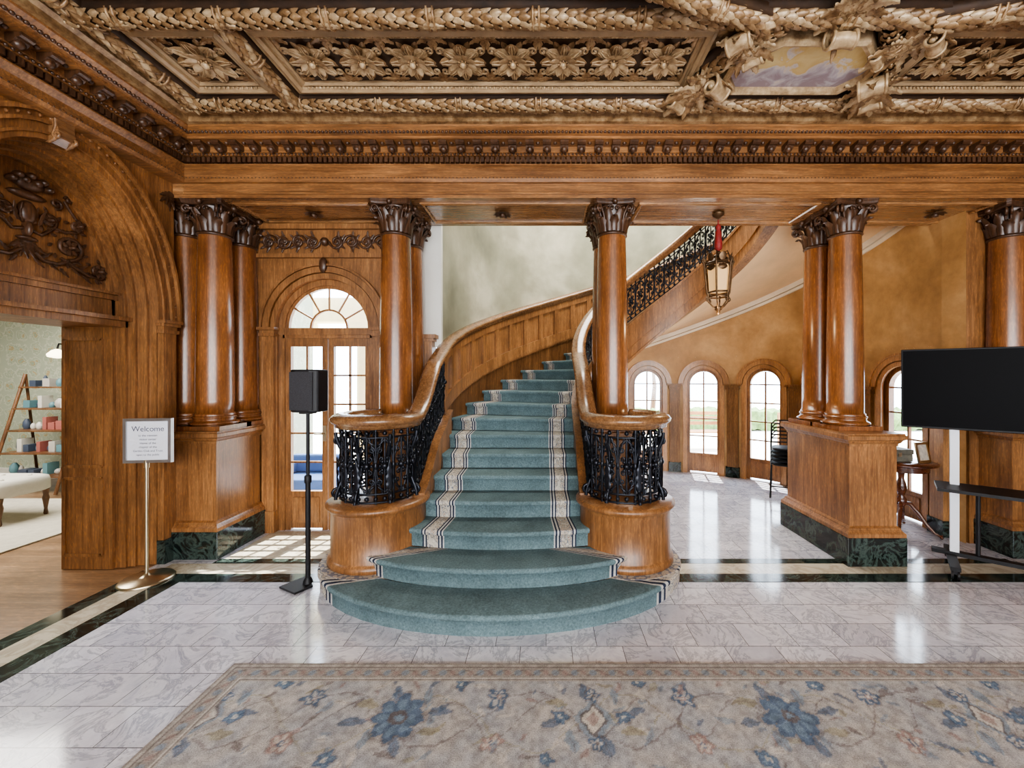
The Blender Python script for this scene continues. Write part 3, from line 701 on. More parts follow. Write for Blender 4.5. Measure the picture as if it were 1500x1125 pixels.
def railz(L,h): 
    e_=ease((L-.75)/.7); return (1.24)*(1-e_)+(T(L)+h)*e_
def path_rail(sg,h,Lend):
    P=[]; cx=XC+sg*1.0
    for k in range(27):
        t=math.radians(70-250*k/26); P.append((cx+sg*.29*cos(t),3.35+.29*sin(t),ZD,1.24))
    n=int((Lend-LA)/.05)
    for k in range(1,n+1):
        L=LA+(Lend-LA)*k/n; p=PL(L,sg*.71); P.append((p[0],p[1],curbz(L),railz(L,h)))
    return P
def sweep3(mb,P3,sec,mat=0):
    n=len(P3); rows=[]
    for i in range(n):
        a=Vector(P3[max(i-1,0)]); b=Vector(P3[min(i+1,n-1)]); d=b-a; d2=Vector((d.x,d.y)).normalized(); nn=Vector((d2.y,-d2.x,0)); dd=d.normalized(); up=dd.cross(nn); 
        if up.z<0: up=-up
        rows.append([Vector(P3[i])+nn*o+up*z for o,z in sec])
    mb.sections(rows,mat,True)
SEC=[(-.04,-.045),(-.045,-.02),(-.06,-.012),(-.075,.004),(-.078,.022),(-.06,.045),(-.03,.06),(0,.065),(.03,.06),(.06,.045),(.078,.022),(.075,.004),(.06,-.012),(.045,-.02),(.04,-.045)]
leftP=path_rail(-1,.88,LW+.1); rightP=path_rail(1,.76,LEND)
mb=MB()
lp=[(p[0],p[1],p[3]) for p in leftP]
n=120
for k in range(1,n+1):
    L=LW+.1+(LEND-LW-.1)*k/n; p=PL(L,-.71); lp.append((p[0],p[1],T(L)+.88))
sweep3(mb,lp,SEC); sweep3(mb,[(p[0],p[1],p[3]) for p in rightP],SEC)
mb.build('handrails',[OAKR],stair)
mb=MB()
def ironwork(P,rs=1.0):
    cum=[0]
    for i in range(1,len(P)): cum.append(cum[-1]+math.hypot(P[i][0]-P[i-1][0],P[i][1]-P[i-1][1]))
    tot=cum[-1]; A=np.array(P); cu=np.array(cum)
    def W(a,b,n=0):
        v=[np.interp(a,cu,A[:,k]) for k in range(4)]
        return (v[0],v[1],v[2]+.012+(v[3]-.035-v[2]-.012)*b)
    nU=int(round(tot/.13)); w=tot/nU
    for bb in (.02,.13,.87,.98):
        mb.tube([W(tot*k/(nU*2),bb) for k in range(nU*2+1)],.009,4)
    H=.55
    for u in range(nU):
        a0=u*w; mid=a0+w/2
        mb.tube([W(a0,0),W(a0,1)],.010,4)
        mb.tube([W(mid,.13),W(mid,.87)],.008,4)
        mb.ball(W(mid,.5),.028,0,6,4)
        for t in range(6):
            tt=pi*t/3; c=W(mid+.034*cos(tt),.5+.034*sin(tt)/H); mb.ball(c,.015,0,5,3)
        for sg in (-1,1):
            for vb,dv in ((.29,1),(.71,-1)):
                sc=scroll(sg*.034,0,.026,1.25,-dv*pi/2,sg*dv,9,.15)
                mb.tube([W(mid+q[0],vb+q[1]/H) for q in sc],.0075,4)
                sc=scroll(sg*.022,dv*.065,.02,1.2,dv*pi/2,-sg*dv,8,.15)
                mb.tube([W(mid+q[0],vb+q[1]/H) for q in sc],.0065,4)
                mb.tube([W(mid+sg*.05,vb-dv*.06),W(mid+sg*.02,vb-dv*.10),W(mid,vb-dv*.14)],[.004,.011,.004],4)
            mb.tube([W(mid+sg*(.015+.045*sin(pi*k/6)),.13+.74*k/6) for k in range(7)],.0065,4)
        mb.ball(W(a0,.5),.017,0,5,3,(1,1,2.2)); mb.ball(W(a0,.07),.018,0,5,3); mb.ball(W(mid,.07),.02,0,5,3); mb.ball(W(mid,.93),.02,0,5,3); mb.ball(W(a0,.93),.014,0,5,3)
ironwork(leftP); ironwork(rightP[:-4])
for sg in (-1,1):
    for ang in (-170,-125,-80,-35):
        t=math.radians(ang); c=Vector((XC+sg*1.0,3.35,0)); e_=Vector((sg*cos(t),sin(t),0)); z0=ZD+.02
        P=[(.285+.04*math.cos(q*2*pi),z0+.52*q) for q in [k/14 for k in range(15)]]
        mb.tube([c+e_*a+Vector((0,0,z)) for a,z in P],[.022-.008*abs(k-7)/7 for k in range(15)],6)
        mb.tube([c+e_*(.315+q[0])+Vector((0,0,z0+.05+q[1])) for q in scroll(0,0,.038,1.3,pi/2,-1,12)],.012,5)
        mb.tube([c+e_*(.31+q[0])+Vector((0,0,z0+.46+q[1])) for q in scroll(0,0,.03,1.3,-pi/2,1,12)],.010,5)
        sd=Vector((-e_.y,e_.x,0))
        mb.acanthus(c+e_*.31+Vector((0,0,z0+.1)),Vector((0,0,1)),sd,e_,.24,.07,.02,0,4)
mb.build('iron_balustrade',[IRON],stair,recalc=False)

# ------------------------------------------------------------------ curved stair-hall wall with arched french windows
RW=2.555
def Mc(a,z,n):
    t=pi-a/RW; return (CX+(RW-n)*cos(t),CY+(RW-n)*sin(t),z)
def aT(deg): return RW*math.radians(180-deg)
WIN=[84,64,44,24,4]
zsof=lambda deg: T(Lth(deg))-.26
mbo=MB(); mbg=MB()
half=RW*math.radians(10)
for wdeg in WIN:
    ac=aT(wdeg); mbo.archwall(Mc,ac-half,ac+half,0,1.9,ac,.27,1.46,.27,0,-.14,0,14,4)
na=90
for k in range(na):
    d0=180-184*k/na; d1=180-184*(k+1)/na
    a0,a1=aT(d0),aT(d1); dm=(d0+d1)/2
    zl=0 if dm>94 else 1.9
    z0=max(zl,min(4.9,zsof(max(d0,0)))); z1=max(zl,min(4.9,zsof(max(d1,0))))
    mbo.add([Mc(a0,zl,0),Mc(a1,zl,0),Mc(a1,z1,0),Mc(a0,z0,0)],[(0,1,2,3)],0,True)
    mbg.add([Mc(a0,z0,0),Mc(a1,z1,0),Mc(a1,5.2,0),Mc(a0,5.2,0)],[(0,1,2,3)],0,True)
p=Mc(aT(-6),0,0)
mbo.add([(p[0],p[1],0),(4.0,3.9,0),(4.0,3.9,3.9),(p[0],p[1],3.9)],[(0,1,2,3)])
q=Mc(aT(-4),0,0)
mbo.add([(q[0],q[1],0),(p[0],p[1],0),(p[0],p[1],3.9),(q[0],q[1],3.9)],[(0,1,2,3)])
x0=CX-RW
mbg.add([(x0,4.36,0),(x0,CY,0),(x0,CY,5.2),(x0,4.36,5.2)],[(0,1,2,3)])
mbo.build('wall_stair_hall',[ORANGE],recalc=False); mbg.build('wall_stair_upper',[GREEN],recalc=False)
mb=MB(); mb.box(-1.37,x0+.001,4.305,4.37,1.9,3.9); mb.build('wall_stair_end',[WHITEP])
mb=MB(); mb.box(-1.4,4.6,4.3,4.36,3.88,5.2); mb.build('wall_above_beam',[GREEN])
mb=MB(); mb.box(-1.4,4.6,4.3,7.3,5.2,5.3); mb.build('ceiling_stair',[WHITEP])
mb=MB()
for wdeg in WIN:
    ac=aT(wdeg)
    mb.band(Mc,ac,.25,1.46,.25,1.46,0,.05,0,.03,0,14,False); mb.band(Mc,ac,.25,1.46,.25,1.46,.06,.12,0,.045,0,14,False); mb.band(Mc,ac,.25,1.46,.25,1.46,.12,.145,0,.06,0,14,False)
    for a in (ac-half,ac+half):
        mb.mbox(Mc,a-.085,a+.085,.0,1.38,0,.05,0,3); mb.mbox(Mc,a-.10,a+.10,1.38,1.41,0,.07,0,3); mb.mbox(Mc,a-.095,a+.095,1.41,1.435,0,.06,0,3); mb.mbox(Mc,a-.13,a+.13,1.435,1.465,0,.085,0,3)
    for sg in (-1,1): mb.mbox(Mc,ac+sg*.285-.035,ac+sg*.285+.035,0,1.46,0,.03)
mb.build('trim_9',[wood('ochre_oak',(.26,.125,.045),(.48,.25,.10),'z',.36,.2)])
mb=MB()
for wdeg in WIN:
    ac=aT(wdeg)
    for a in (ac-half,ac+half): mb.mbox(Mc,a-.1,a+.1,0,.16,0,.062,0,3)
mb.build('baseboard_stair',[BMARB])
for i,wdeg in enumerate(WIN):
    ac=aT(wdeg); root=empty('window_%d'%(i+1)); mb=MB()
    mb.band(Mc,ac,.205,1.46,.205,0,0,.07,-.10,-.03,0,14,True)
    mb.mbox(Mc,ac-.25,ac+.25,.02,.32,-.09,-.04,0,3); mb.mbox(Mc,ac-.15,ac+.15,.07,.27,-.04,-.03,0,3)
    mb.mbox(Mc,ac-.011,ac+.011,.32,1.66,-.08,-.05); 
    for k in range(1,5): z=.32+1.14*k/4; mb.mbox(Mc,ac-.22,ac+.22,z-.009,z+.009,-.08,-.05)
    mb.build('sash',[OAK],root)
    mb=MB(); mb.add([Mc(ac-.22,.3,-.065),Mc(ac+.22,.3,-.065),Mc(ac+.22,1.67,-.065),Mc(ac-.22,1.67,-.065)],[(0,1,2,3)]); mb.build('glass',[GLASS],root)

mb=MB(); mb.box(4.0,4.6,3.95,4.2,0,3.2); mb.box(4.55,4.65,YB,3.95,0,3.75); mb.mbox(lambda a,z,n:(4.55-n,a,z),YB,3.95,.95,1.0,0,.04)
mb.box(4.03,4.3,3.90,3.95,0,1.5); mb.box(4.0,4.32,3.88,3.95,1.5,1.53); mb.box(3.99,4.34,3.87,3.95,1.53,1.56)
mb.build('wall_right',[OAK])
pedestal(4.12,4.52,3.62,3.93)

# ------------------------------------------------------------------ lantern
lan=empty('hanging_lantern'); LX,LY=1.66,3.95
mb=MB()
mb.lathe([(.055,3.158),(.05,3.14),(.03,3.125),(.012,3.11)],LX,LY,16)
mb.tube([(LX,LY,3.12),(LX,LY,3.05)],.006,5)
mb.lathe([(.01,2.80),(.028,2.785),(.02,2.77),(.05,2.75),(.035,2.735),(.06,2.725),(.085,2.70),(.105,2.69),(.11,2.675),(.10,2.665)],LX,LY,6,0,False)
for k in range(6):
    t=pi*k/3; e_=Vector((cos(t),sin(t),0)); c=Vector((LX,LY,0))
    mb.tube([c+e_*.15+Vector((0,0,2.70)),c+e_*.135+Vector((0,0,2.66)),c+e_*.11+Vector((0,0,2.40)),c+e_*.085+Vector((0,0,2.35))],.009,5)
    mb.tube([c+e_*(.13+q[0])+Vector((0,0,2.70+q[1])) for q in scroll(0,0,.028,1.3,-pi/2,1,12)],.006,4)
    mb.tube([c+e_*.14+Vector((0,0,2.70)),c+e_*.15+Vector((0,0,2.76))],[.008,.001],5)
    mb.tube([c+e_*.05+Vector((0,0,2.76)),c+e_*.10+Vector((0,0,2.78)),c+e_*.12+Vector((0,0,2.72))],.006,4)
    t2=t+pi/6; e2=Vector((cos(t2),sin(t2),0))
    mb.leaf(c+e2*.10+Vector((0,0,2.69)),Vector((0,0,1)),Vector((-sin(t2),cos(t2),0)),e2,.075,.07,.2,.3)
    mb.leaf(c+e2*.10+Vector((0,0,2.66)),Vector((0,0,-1)),Vector((-sin(t2),cos(t2),0)),e2,.06,.09,.2,.1)
    mb.tube([c+e_*.10+Vector((0,0,2.38)),c+e_*.10+Vector((0,0,2.32)),c+e_*.06+Vector((0,0,2.27)),c+e_*.02+Vector((0,0,2.24))],.007,5)
    mb.tube([c+e_*(.095+q[0])+Vector((0,0,2.33+q[1])) for q in scroll(0,0,.025,1.3,pi/2,-1,12)],.006,4)
for r,z in ((.115,2.66),(.095,2.40),(.09,2.36)):
    mb.tube([(LX+r*cos(pi*k/3),LY+r*sin(pi*k/3),z) for k in range(6)],.010,5,0,closed=True)
mb.lathe([(.02,2.27),(.045,2.26),(.03,2.245),(.035,2.235),(.015,2.22),(.02,2.21),(.004,2.19)],LX,LY,12)
mb.build('frame',[plain('antique_bronze',(.12,.07,.035),.4,.7,.4,20)],lan,recalc=False)
mb=MB(); mb.lathe([(.105,2.655),(.088,2.405)],LX,LY,6,0,False); mb.build('amber_glass',[glow('amber_glass',(1,.58,.22),.3,(.5,.32,.15))],lan)
mb=MB(); mb.lathe([(.008,3.06),(.022,3.045),(.026,3.02),(.018,3.0),(.028,2.985),(.03,2.93),(.036,2.87),(.034,2.82),(.012,2.80)],LX,LY,14); mb.tube([(LX,LY,3.1),(LX,LY,2.78)],.007,6)
mb.build('tassel',[plain('red_silk',(.26,.02,.018),.6,0,.3,60)],lan)

# ------------------------------------------------------------------ speaker on stand
sp=empty('loudspeaker_on_stand'); X,Y=-1.82,3.13
mb=MB()
def prism(mb,pts,z0,z1,mat=0):
    n=len(pts); mb.add([(x,y,z0) for x,y in pts]+[(x,y,z1) for x,y in pts],[tuple(range(n))[::-1],tuple(range(n,2*n))]+[(i,(i+1)%n,n+(i+1)%n,n+i) for i in range(n)],mat)
pts=[(-.10,-.09),(-.05,-.115),(.05,-.115),(.11,-.09),(.11,.04),(.07,.12),(-.06,.12),(-.10,.04)]
prism(mb,[(X+.02+a,Y+b) for a,b in pts],1.325,1.645)
mb.build('cabinet',[BLACKPL],sp,bevel=.012)
mb=MB(); mb.box(X-.07,X+.10,Y-.119,Y-.112,1.345,1.625); mb.build('grille',[plain('grille_mesh',(.03,.03,.035),.6,.3,.5,200)],sp)
mb=MB(); mb.tube([(X,Y,.015),(X,Y,.8)],.018,12); mb.tube([(X,Y,.8),(X,Y,1.325)],.013,12); mb.lathe([(.024,.78),(.026,.79),(.026,.83),(.02,.84)],X,Y,12); mb.lathe([(.06,1.31),(.06,1.325)],X,Y,12)
prism(mb,[(X-.18,Y-.06),(X-.01,Y-.15),(X+.06,Y-.04),(X-.07,Y+.12)],.004,.018); mb.lathe([(.035,.018),(.03,.04),(.02,.06)],X,Y,12)
mb.build('stand',[BLACKPL],sp)

# ------------------------------------------------------------------ welcome sign
sg_=empty('welcome_sign'); X,Y=-3.12,3.2
mb=MB(); mb.lathe([(.17,.004),(.17,.012),(.16,.022),(.05,.03),(.02,.045),(.013,.06)],X,Y,32); mb.tube([(X,Y,.05),(X,Y,.92)],.012,12); mb.lathe([(.018,.88),(.018,.94)],X,Y,12); mb.build('post',[BRASS],sg_)
Ms=lambda a,z,n:(X+.015+a*.985,Y+a*.12-n,z+0)
mb=MB(); z0,z1=.92,1.265; w=.17
mb.mbox(Ms,-w,w,z0,z0+.022,-.012,.015); mb.mbox(Ms,-w,w,z1-.022,z1,-.012,.015); mb.mbox(Ms,-w,-w+.022,z0+.022,z1-.022,-.012,.015); mb.mbox(Ms,w-.022,w,z0+.022,z1-.022,-.012,.015)
mb.build('frame',[SILVER],sg_)
mb=MB(); mb.mbox(Ms,-w+.02,w-.02,z0+.02,z1-.02,-.01,.004); mb.build('paper',[PAPER],sg_)
def text(s,size,a,z):
    cu=bpy.data.curves.new('t','FONT'); cu.body=s; cu.size=size; cu.align_x='CENTER'; cu.materials.append(INK); o=bpy.data.objects.new('lettering',cu); COL.objects.link(o); o.parent=sg_
    p=Ms(a,z,.007); o.location=p; o.rotation_euler=(pi/2,0,math.atan2(.12,.985))
text('Welcome',.058,0,1.165); 
for k,(s,sz) in enumerate((('to the mansion',.022),('visitor center',.022),('Home of the',.022),('chapter of the',.022),('Garden Club and Trust',.022),('open to the public',.022))): text(s,sz,0,1.125-.030*k)

# ------------------------------------------------------------------ television on trolley
tv=empty('television_on_stand')
A=Vector((3.12,3.60)); B=Vector((4.02,2.84)); d=(B-A).normalized(); nrm=Vector((d.y,-d.x))
if nrm.dot(Vector((0,0))-A)<0: nrm=-nrm
Mt=lambda a,z,n:(A.x+d.x*a+nrm.x*n,A.y+d.y*a+nrm.y*n,z)
Wt=(B-A).length
mb=MB(); mb.mbox(Mt,0,Wt,1.15,1.825,-.05,0); mb.mbox(Mt,.3,Wt-.3,1.25,1.7,-.09,-.05); mb.build('body',[BLACKPL],tv,bevel=.006)
mb=MB(); mb.mbox(Mt,.012,Wt-.012,1.165,1.813,0,.003); mb.build('screen',[SCREEN],tv)
mb=MB()
for a in (.34,Wt-.30): mb.mbox(Mt,a-.028,a+.028,.10,1.5,-.12,-.07)
mb.mbox(Mt,.27,Wt-.27,1.4,1.46,-.11,-.08)
mb.build('uprights',[WHITEM],tv)
mb=MB(); mb.mbox(Mt,.22,Wt-.18,.66,.685,-.17,.16); mb.mbox(Mt,.2,Wt-.2,.09,.12,-.13,-.06); mb.tube([Mt(.48,.12,-.1),Mt(.48,.65,-.1)],.015,8)
for a in (.32,Wt-.28):
    mb.mbox(Mt,a-.03,a+.03,.07,.10,-.32,.26)
    for n in (-.29,.23):
        for q in (-.012,.012): 
            c=Mt(a+q,.035,n); mb.tube([c,Mt(a+q*2,.035,n)],.033,14)
        mb.mbox(Mt,a-.014,a+.014,.04,.075,n-.014,n+.014)
mb.build('base',[BLACKPL],tv)

# ------------------------------------------------------------------ side table with items
tb=empty('pedestal_side_table'); X,Y=3.64,4.2
MAH=wood('mahogany',(.06,.018,.010),(.16,.05,.022),'x',.2,.5)
mb=MB(); mb.lathe([(.25,.70),(.285,.705),(.29,.715),(.285,.725),(.0,.726)],X,Y,36)
mb.lathe([(.22,.64),(.22,.70)],X,Y,30)
mb.lathe([(.06,.63),(.03,.60),(.025,.55),(.04,.50),(.05,.45),(.035,.40),(.025,.37),(.045,.34),(.05,.30),(.03,.27)],X,Y,20)
for k in range(4):
    t=pi/4+k*pi/2; e_=Vector((cos(t),sin(t),0)); c=Vector((X,Y,0)); mb.tube([c+e_*a+Vector((0,0,z)) for a,z in ((.02,.30),(.07,.30),(.13,.22),(.19,.12),(.25,.05),(.29,.03),(.31,.035))],[.02,.022,.02,.016,.013,.012,.016],8)
    mb.ball(c+e_*.30+Vector((0,0,.018)),.016)
mb.build('table',[MAH],tb,recalc=True)
bx=empty('keepsake_box'); mb=MB(); mb.box(X-.20,X+.07,Y-.06,Y+.12,.727,.80); mb.box(X-.205,X+.075,Y-.065,Y+.125,.80,.85); mb.build('box',[plain('worn_leather',(.12,.11,.085),.6,0,.4,12)],bx,bevel=.006)
mb=MB(); mb.box(X-.08,X-.05,Y-.069,Y-.063,.78,.82); mb.build('clasp',[BRASS],bx)
pf=empty('photo_frame'); mb=MB(); Mf=lambda a,z,n:(X+.15+a*.95,Y-.1+a*.3-n+ (z-.727)*.25,z)
mb.mbox(Mf,-.09,.09,.727,.75,-.01,.01); mb.mbox(Mf,-.09,.09,.90,.925,-.01,.01); mb.mbox(Mf,-.09,-.067,.75,.90,-.01,.01); mb.mbox(Mf,.067,.09,.75,.90,-.01,.01); mb.build('frame',[BRASS],pf)
mb=MB(); mb.mbox(Mf,-.07,.07,.745,.905,-.008,.002); mb.build('print',[plain('print',(.5,.45,.38),.6,0,.4,20)],pf)

# ------------------------------------------------------------------ stacked chairs by the wall
ch=empty('stacked_chairs'); mb=MB(); X,Y=3.20,5.42
ca_,sa_=cos(.5),sin(.5)
def Mq(a,z,n): return (X+a*ca_+n*sa_,Y-a*sa_+n*ca_,z)
for k in range(5):
    z=.42+.05*k
    rows=[]
    for zz,s_ in ((z,.92),(z+.01,1),(z+.022,1),(z+.03,.9)):
        rows.append([Mq(.19*s_*np.sign(cos(t))*abs(cos(t))**.5,zz,.19*s_*np.sign(sin(t))*abs(sin(t))**.5) for t in [2*pi*j/20 for j in range(20)]])
    mb.sections(rows,0,True)
    zb_=z+.36
    mb.tube([Mq(-.19,z-.02,-.17),Mq(-.20,z,.16),Mq(-.19,zb_-.05,.22),Mq(-.14,zb_,.235),Mq(.14,zb_,.235),Mq(.19,zb_-.05,.22),Mq(.20,z,.16),Mq(.19,z-.02,-.17)],.011,6)
    mb.tube([Mq(-.18,zb_-.10,.225),Mq(0,zb_-.10,.25),Mq(.18,zb_-.10,.225)],.009,6)
    for q in (-.09,0,.09): mb.tube([Mq(q,z+.02,.19),Mq(q,zb_,.24)],.007,5)
for a in (-.19,.19):
    mb.tube([Mq(a,.43,-.17),Mq(a*1.08,.008,-.22)],.012,6); mb.tube([Mq(a,.43,.16),Mq(a*1.08,.008,.2)],.012,6)
    mb.tube([Mq(a,.2,-.2),Mq(a,.2,.18)],.008,6)
mb.tube([Mq(-.2,.16,-.2),Mq(.2,.16,-.2)],.008,6)
mb.build('chairs',[BLACKPL],ch)

# ------------------------------------------------------------------ rug (vertex-coloured weave)
x0,x1,y0,y1=-1.72,3.3,.2,2.26; st=.008
nx=int((x1-x0)/st);ny=int((y1-y0)/st)
gx=np.linspace(x0,x1,nx+1);gy=np.linspace(y0,y1,ny+1); Xg,Yg=np.meshgrid(gx,gy)
cols=np.zeros((ny+1,nx+1,3))
def smooth_noise(cell,seed):
    r=np.random.RandomState(seed); n1_=int((x1-x0)/cell)+3; n2_=int((y1-y0)/cell)+3; g=r.rand(n2_,n1_)
    u=(Xg-x0)/cell; v=(Yg-y0)/cell; iu=u.astype(int); iv=v.astype(int); fu=u-iu; fv=v-iv; fu=fu*fu*(3-2*fu); fv=fv*fv*(3-2*fv)
    return (g[iv,iu]*(1-fu)+g[iv,iu+1]*fu)*(1-fv)+(g[iv+1,iu]*(1-fu)+g[iv+1,iu+1]*fu)*fv
n1_=smooth_noise(.05,1);n2_=smooth_noise(.16,2);n3_=smooth_noise(.02,5)
wx=.03*(smooth_noise(.07,11)-.5)+.012*(smooth_noise(.02,13)-.5); wy=.03*(smooth_noise(.07,12)-.5)+.012*(smooth_noise(.02,14)-.5)
tan=np.array([.43,.40,.365]); grey=np.array([.31,.335,.375]); blue=np.array([.085,.135,.215]); lb=np.array([.195,.265,.335]); pink=np.array([.33,.235,.215]); olive=np.array([.30,.28,.19]); br=np.array([.15,.125,.12]); crm=np.array([.56,.53,.48])
cols[:]=tan
m=(n2_*.5+n1_*.5); cols=cols*(1-m[...,None]*.9)+grey*(m[...,None]*.9)
def put(mask,c,al=.85):
    mk=(mask.astype(float)*al)[...,None]
    global cols; cols=cols*(1-mk)+c*mk
def flower(cx,cy,R,np_,c1,c2,c3,rot=0,asp=1):
    dx=Xg-cx+wx;dy=(Yg-cy)*asp+wy; r=np.hypot(dx,dy); t=np.arctan2(dy,dx)+rot
    e=R*(.66+.34*np.abs(np.cos(np_*t/2))); put((r<e*1.14)&(r>e),br,.45); put(r<e,c1,.88); put((r<e*.74)&(np.abs(np.cos(np_*t/2))>.6),c2,.6); put(r<R*.28,c3,.8); put(r<R*.13,c2)
def leafm(cx,cy,L,W,ang,c,al=.7):
    dx=(Xg+wx-cx)*cos(ang)+(Yg+wy-cy)*sin(ang); dy=-(Xg+wx-cx)*sin(ang)+(Yg+wy-cy)*cos(ang); mm=(np.abs(dx)<L)&(np.abs(dy)<W*(1-(dx/L)**2)); put(mm,c,al); put(mm&(np.abs(dy)<W*.12),br,.4)
def vine(fx,c,w=.008): put(np.abs(Yg+wy-fx)<w,c,.55)
rs=np.random.RandomState(8)
for k,yo in enumerate((1.9,1.35,.8)):
    vine(yo+.15*np.sin((Xg+.3)*2*pi/.91+k),br,.005); vine(yo-.15*np.sin((Xg+.3)*2*pi/.91+k)-.02,olive,.005); vine(yo+.10*np.cos((Xg)*2*pi/.455+k),br,.004)
    for j in range(-3,9):
        cx=-.69+.91*j+(.45 if k%2 else 0)
        if cx>x1+.3 or cx<x0-.3: continue
        for q in range(40):
            leafm(cx+rs.uniform(-.45,.45),yo+rs.uniform(-.27,.24),rs.uniform(.02,.055),rs.uniform(.008,.018),rs.uniform(0,pi),[blue,lb,olive,pink,crm,br,lb,crm][q%8],.6)
        for q in range(8):
            a=q*pi/4+.2; leafm(cx+.20*cos(a),yo+.15*sin(a),.06,.024,a+.6*(q%2),[blue,lb,blue,olive][q%4],.7)
        if j%2==0: flower(cx,yo,.125,8,blue,lb,br,0,.9)
        else:
            dd=np.abs(Xg+wx-cx)/.07+np.abs(Yg+wy-yo)/.095; put(dd<1.3,lb,.7); put(dd<1,br,.8); put(dd<.8,crm); put(dd<.45,pink,.7)
            flower(cx,yo+.13,.04,5,blue,crm,br); flower(cx,yo-.13,.04,5,blue,crm,br); flower(cx+.15,yo,.045,5,blue,lb,crm); flower(cx-.15,yo,.045,5,blue,lb,crm)
        flower(cx+.455,yo+.12,.06,6,blue,crm,pink); flower(cx+.455,yo-.13,.05,5,pink,crm,blue); flower(cx+.25,yo+.21,.04,5,blue,lb,crm); flower(cx-.22,yo-.20,.04,5,blue,lb,crm)
ed=np.minimum.reduce([Xg-x0,x1-Xg,y1-Yg])
al=np.where(ed==(y1-Yg),Xg,Yg)
b=(ed<.13); cols[b]=(tan*.86)
put((ed<.128)&(ed>.120),br,.7); put((ed<.118)&(ed>.111),crm,.8)
put((ed<.108)&(ed>.036)&(n3_>.5),br,.45)
put((np.abs(ed-(.072+.018*np.sin(al*2*pi/.10)))<.006),br,.7)
put(((np.mod(al,.10)-.05)**2+(ed-.072)**2<.0004),lb,.6); put(((np.mod(al+.05,.10)-.05)**2+(ed-.072)**2<.0003),pink,.5)
put((ed<.034)&(ed>.026),br,.8); put(ed<.012,br,.5)
cols*= (.74+.5*n3_)[...,None]
V=np.stack([Xg,Yg,np.full_like(Xg,.012)],-1).reshape(-1,3)
idx=np.arange((nx+1)*(ny+1)).reshape(ny+1,nx+1)
F=np.stack([idx[:-1,:-1],idx[:-1,1:],idx[1:,1:],idx[1:,:-1]],-1).reshape(-1,4)
me=bpy.data.meshes.new('rug_pile'); me.vertices.add(len(V)); me.vertices.foreach_set('co',V.ravel()); me.loops.add(F.size); me.loops.foreach_set('vertex_index',F.ravel()); me.polygons.add(len(F)); me.polygons.foreach_set('loop_start',np.arange(0,F.size,4)); me.polygons.foreach_set('loop_total',np.full(len(F),4)); me.update(calc_edges=True)
ca=me.color_attributes.new('weave','FLOAT_COLOR','POINT'); c4=np.ones((len(V),4)); c4[:,:3]=np.clip(cols.reshape(-1,3),0,1); ca.data.foreach_set('color',c4.ravel())
m,nt,b_=newmat('rug_weave'); at=N(nt,'ShaderNodeVertexColor'); at.layer_name='weave'; v=coords(nt); n=noise(nt,v,170,2,.7)
nt.links.new(mixc(nt,1.0,at.outputs['Color'],ramp(nt,n,[(.3,(.68,.68,.68)),(.7,(1.3,1.3,1.3))]),'MULTIPLY'),b_.inputs['Base Color']); b_.inputs['Roughness'].default_value=.95; b_.inputs['Specular IOR Level'].default_value=.1; bump(nt,b_,n,.4,.005)
me.materials.append(m); rug=empty('area_rug'); o=bpy.data.objects.new('pile',me); COL.objects.link(o); o.parent=rug
mb=MB(); mb.box(x0,x1,y0,y1,.001,.0115); mb.build('backing',[plain('jute',(.35,.28,.2),.9)],rug)

# ------------------------------------------------------------------ shop room furniture
sh=empty('ladder_shelf'); mb=MB(); X,Y=-7.0,5.75
W5=wood('walnut_shelf',(.10,.045,.02),(.22,.11,.05),'z',.4,.1)
for a in (-.47,.47):
    mb.tube([(X+a,Y-.3,0.01),(X+a*.98,Y+.12,1.62)],.025,4); mb.tube([(X+a,Y+.28,0.01),(X+a*.98,Y+.12,1.62)],.02,4)
for k in range(5):
    z=.22+.30*k; f=z/1.62; mb.box(X-.48,X+.48,Y-.30+.40*f,Y+.28-.1*f,z,z+.02)
mb.build('shelf',[W5],sh)
mb=MB(); cs=[plain('merch_a',(.45,.42,.38)),plain('merch_b',(.06,.08,.12)),plain('merch_c',(.35,.12,.10)),plain('merch_d',(.6,.58,.52)),plain('merch_e',(.12,.24,.27))]
rr=random.Random(5)
for k in range(5):
    z=.242+.30*k; f=z/1.62; x=X-.43
    while x<X+.38:
        w=rr.uniform(.05,.13); h=rr.uniform(.05,.18); y=Y-.2+.38*f
        if rr.random()<.5: mb.box(x,x+w,y,y+.14,z,z+h,rr.randrange(5))
        else: mb.lathe([(w*.35,z),(w*.5,z+h*.3),(w*.45,z+h*.7),(w*.2,z+h)],x+w/2,y+.08,12,rr.randrange(5))
        x+=w+.02
mb.build('merchandise',cs,sh)
ws=empty('wall_sconce'); mb=MB()
for xx in (-7.4,-6.75):
    mb.lathe([(.02,1.86),(.10,1.88),(.11,1.92),(.06,1.98),(.015,2.0)],xx,6.2,16,0); mb.tube([(xx,6.2,2.0),(xx,6.22,2.08),(xx,6.4,2.08)],.012,6,1)
mb.build('sconces',[glow('lamp_shade',(1,.85,.6),2.5,(.8,.7,.5)),BLACKPL],ws)
ot=empty('tufted_bench'); mb=MB(); X,Y=-6.12,4.5
rows=[]
for q,(sc_,z) in enumerate(((.93,.30),(1,.32),(1,.42),(.97,.46),(.85,.475))):
    rows.append([(X+sc_*.45*np.sign(cos(t))*abs(cos(t))**.35,Y+sc_*.26*np.sign(sin(t))*abs(sin(t))**.35,z) for t in [2*pi*k/32 for k in range(32)]])
mb.grid(rows,0,True,cu=True); mb.add(rows[-1],[tuple(range(32))],0); mb.add(rows[0],[tuple(range(32))],0)
for a in (-.3,0,.3):
    for b in (-.12,.12): mb.ball((X+a,Y+b,.474),.018)
mb.build('cushion',[plain('linen',(.55,.52,.46),.9,0,.05,20)],ot)
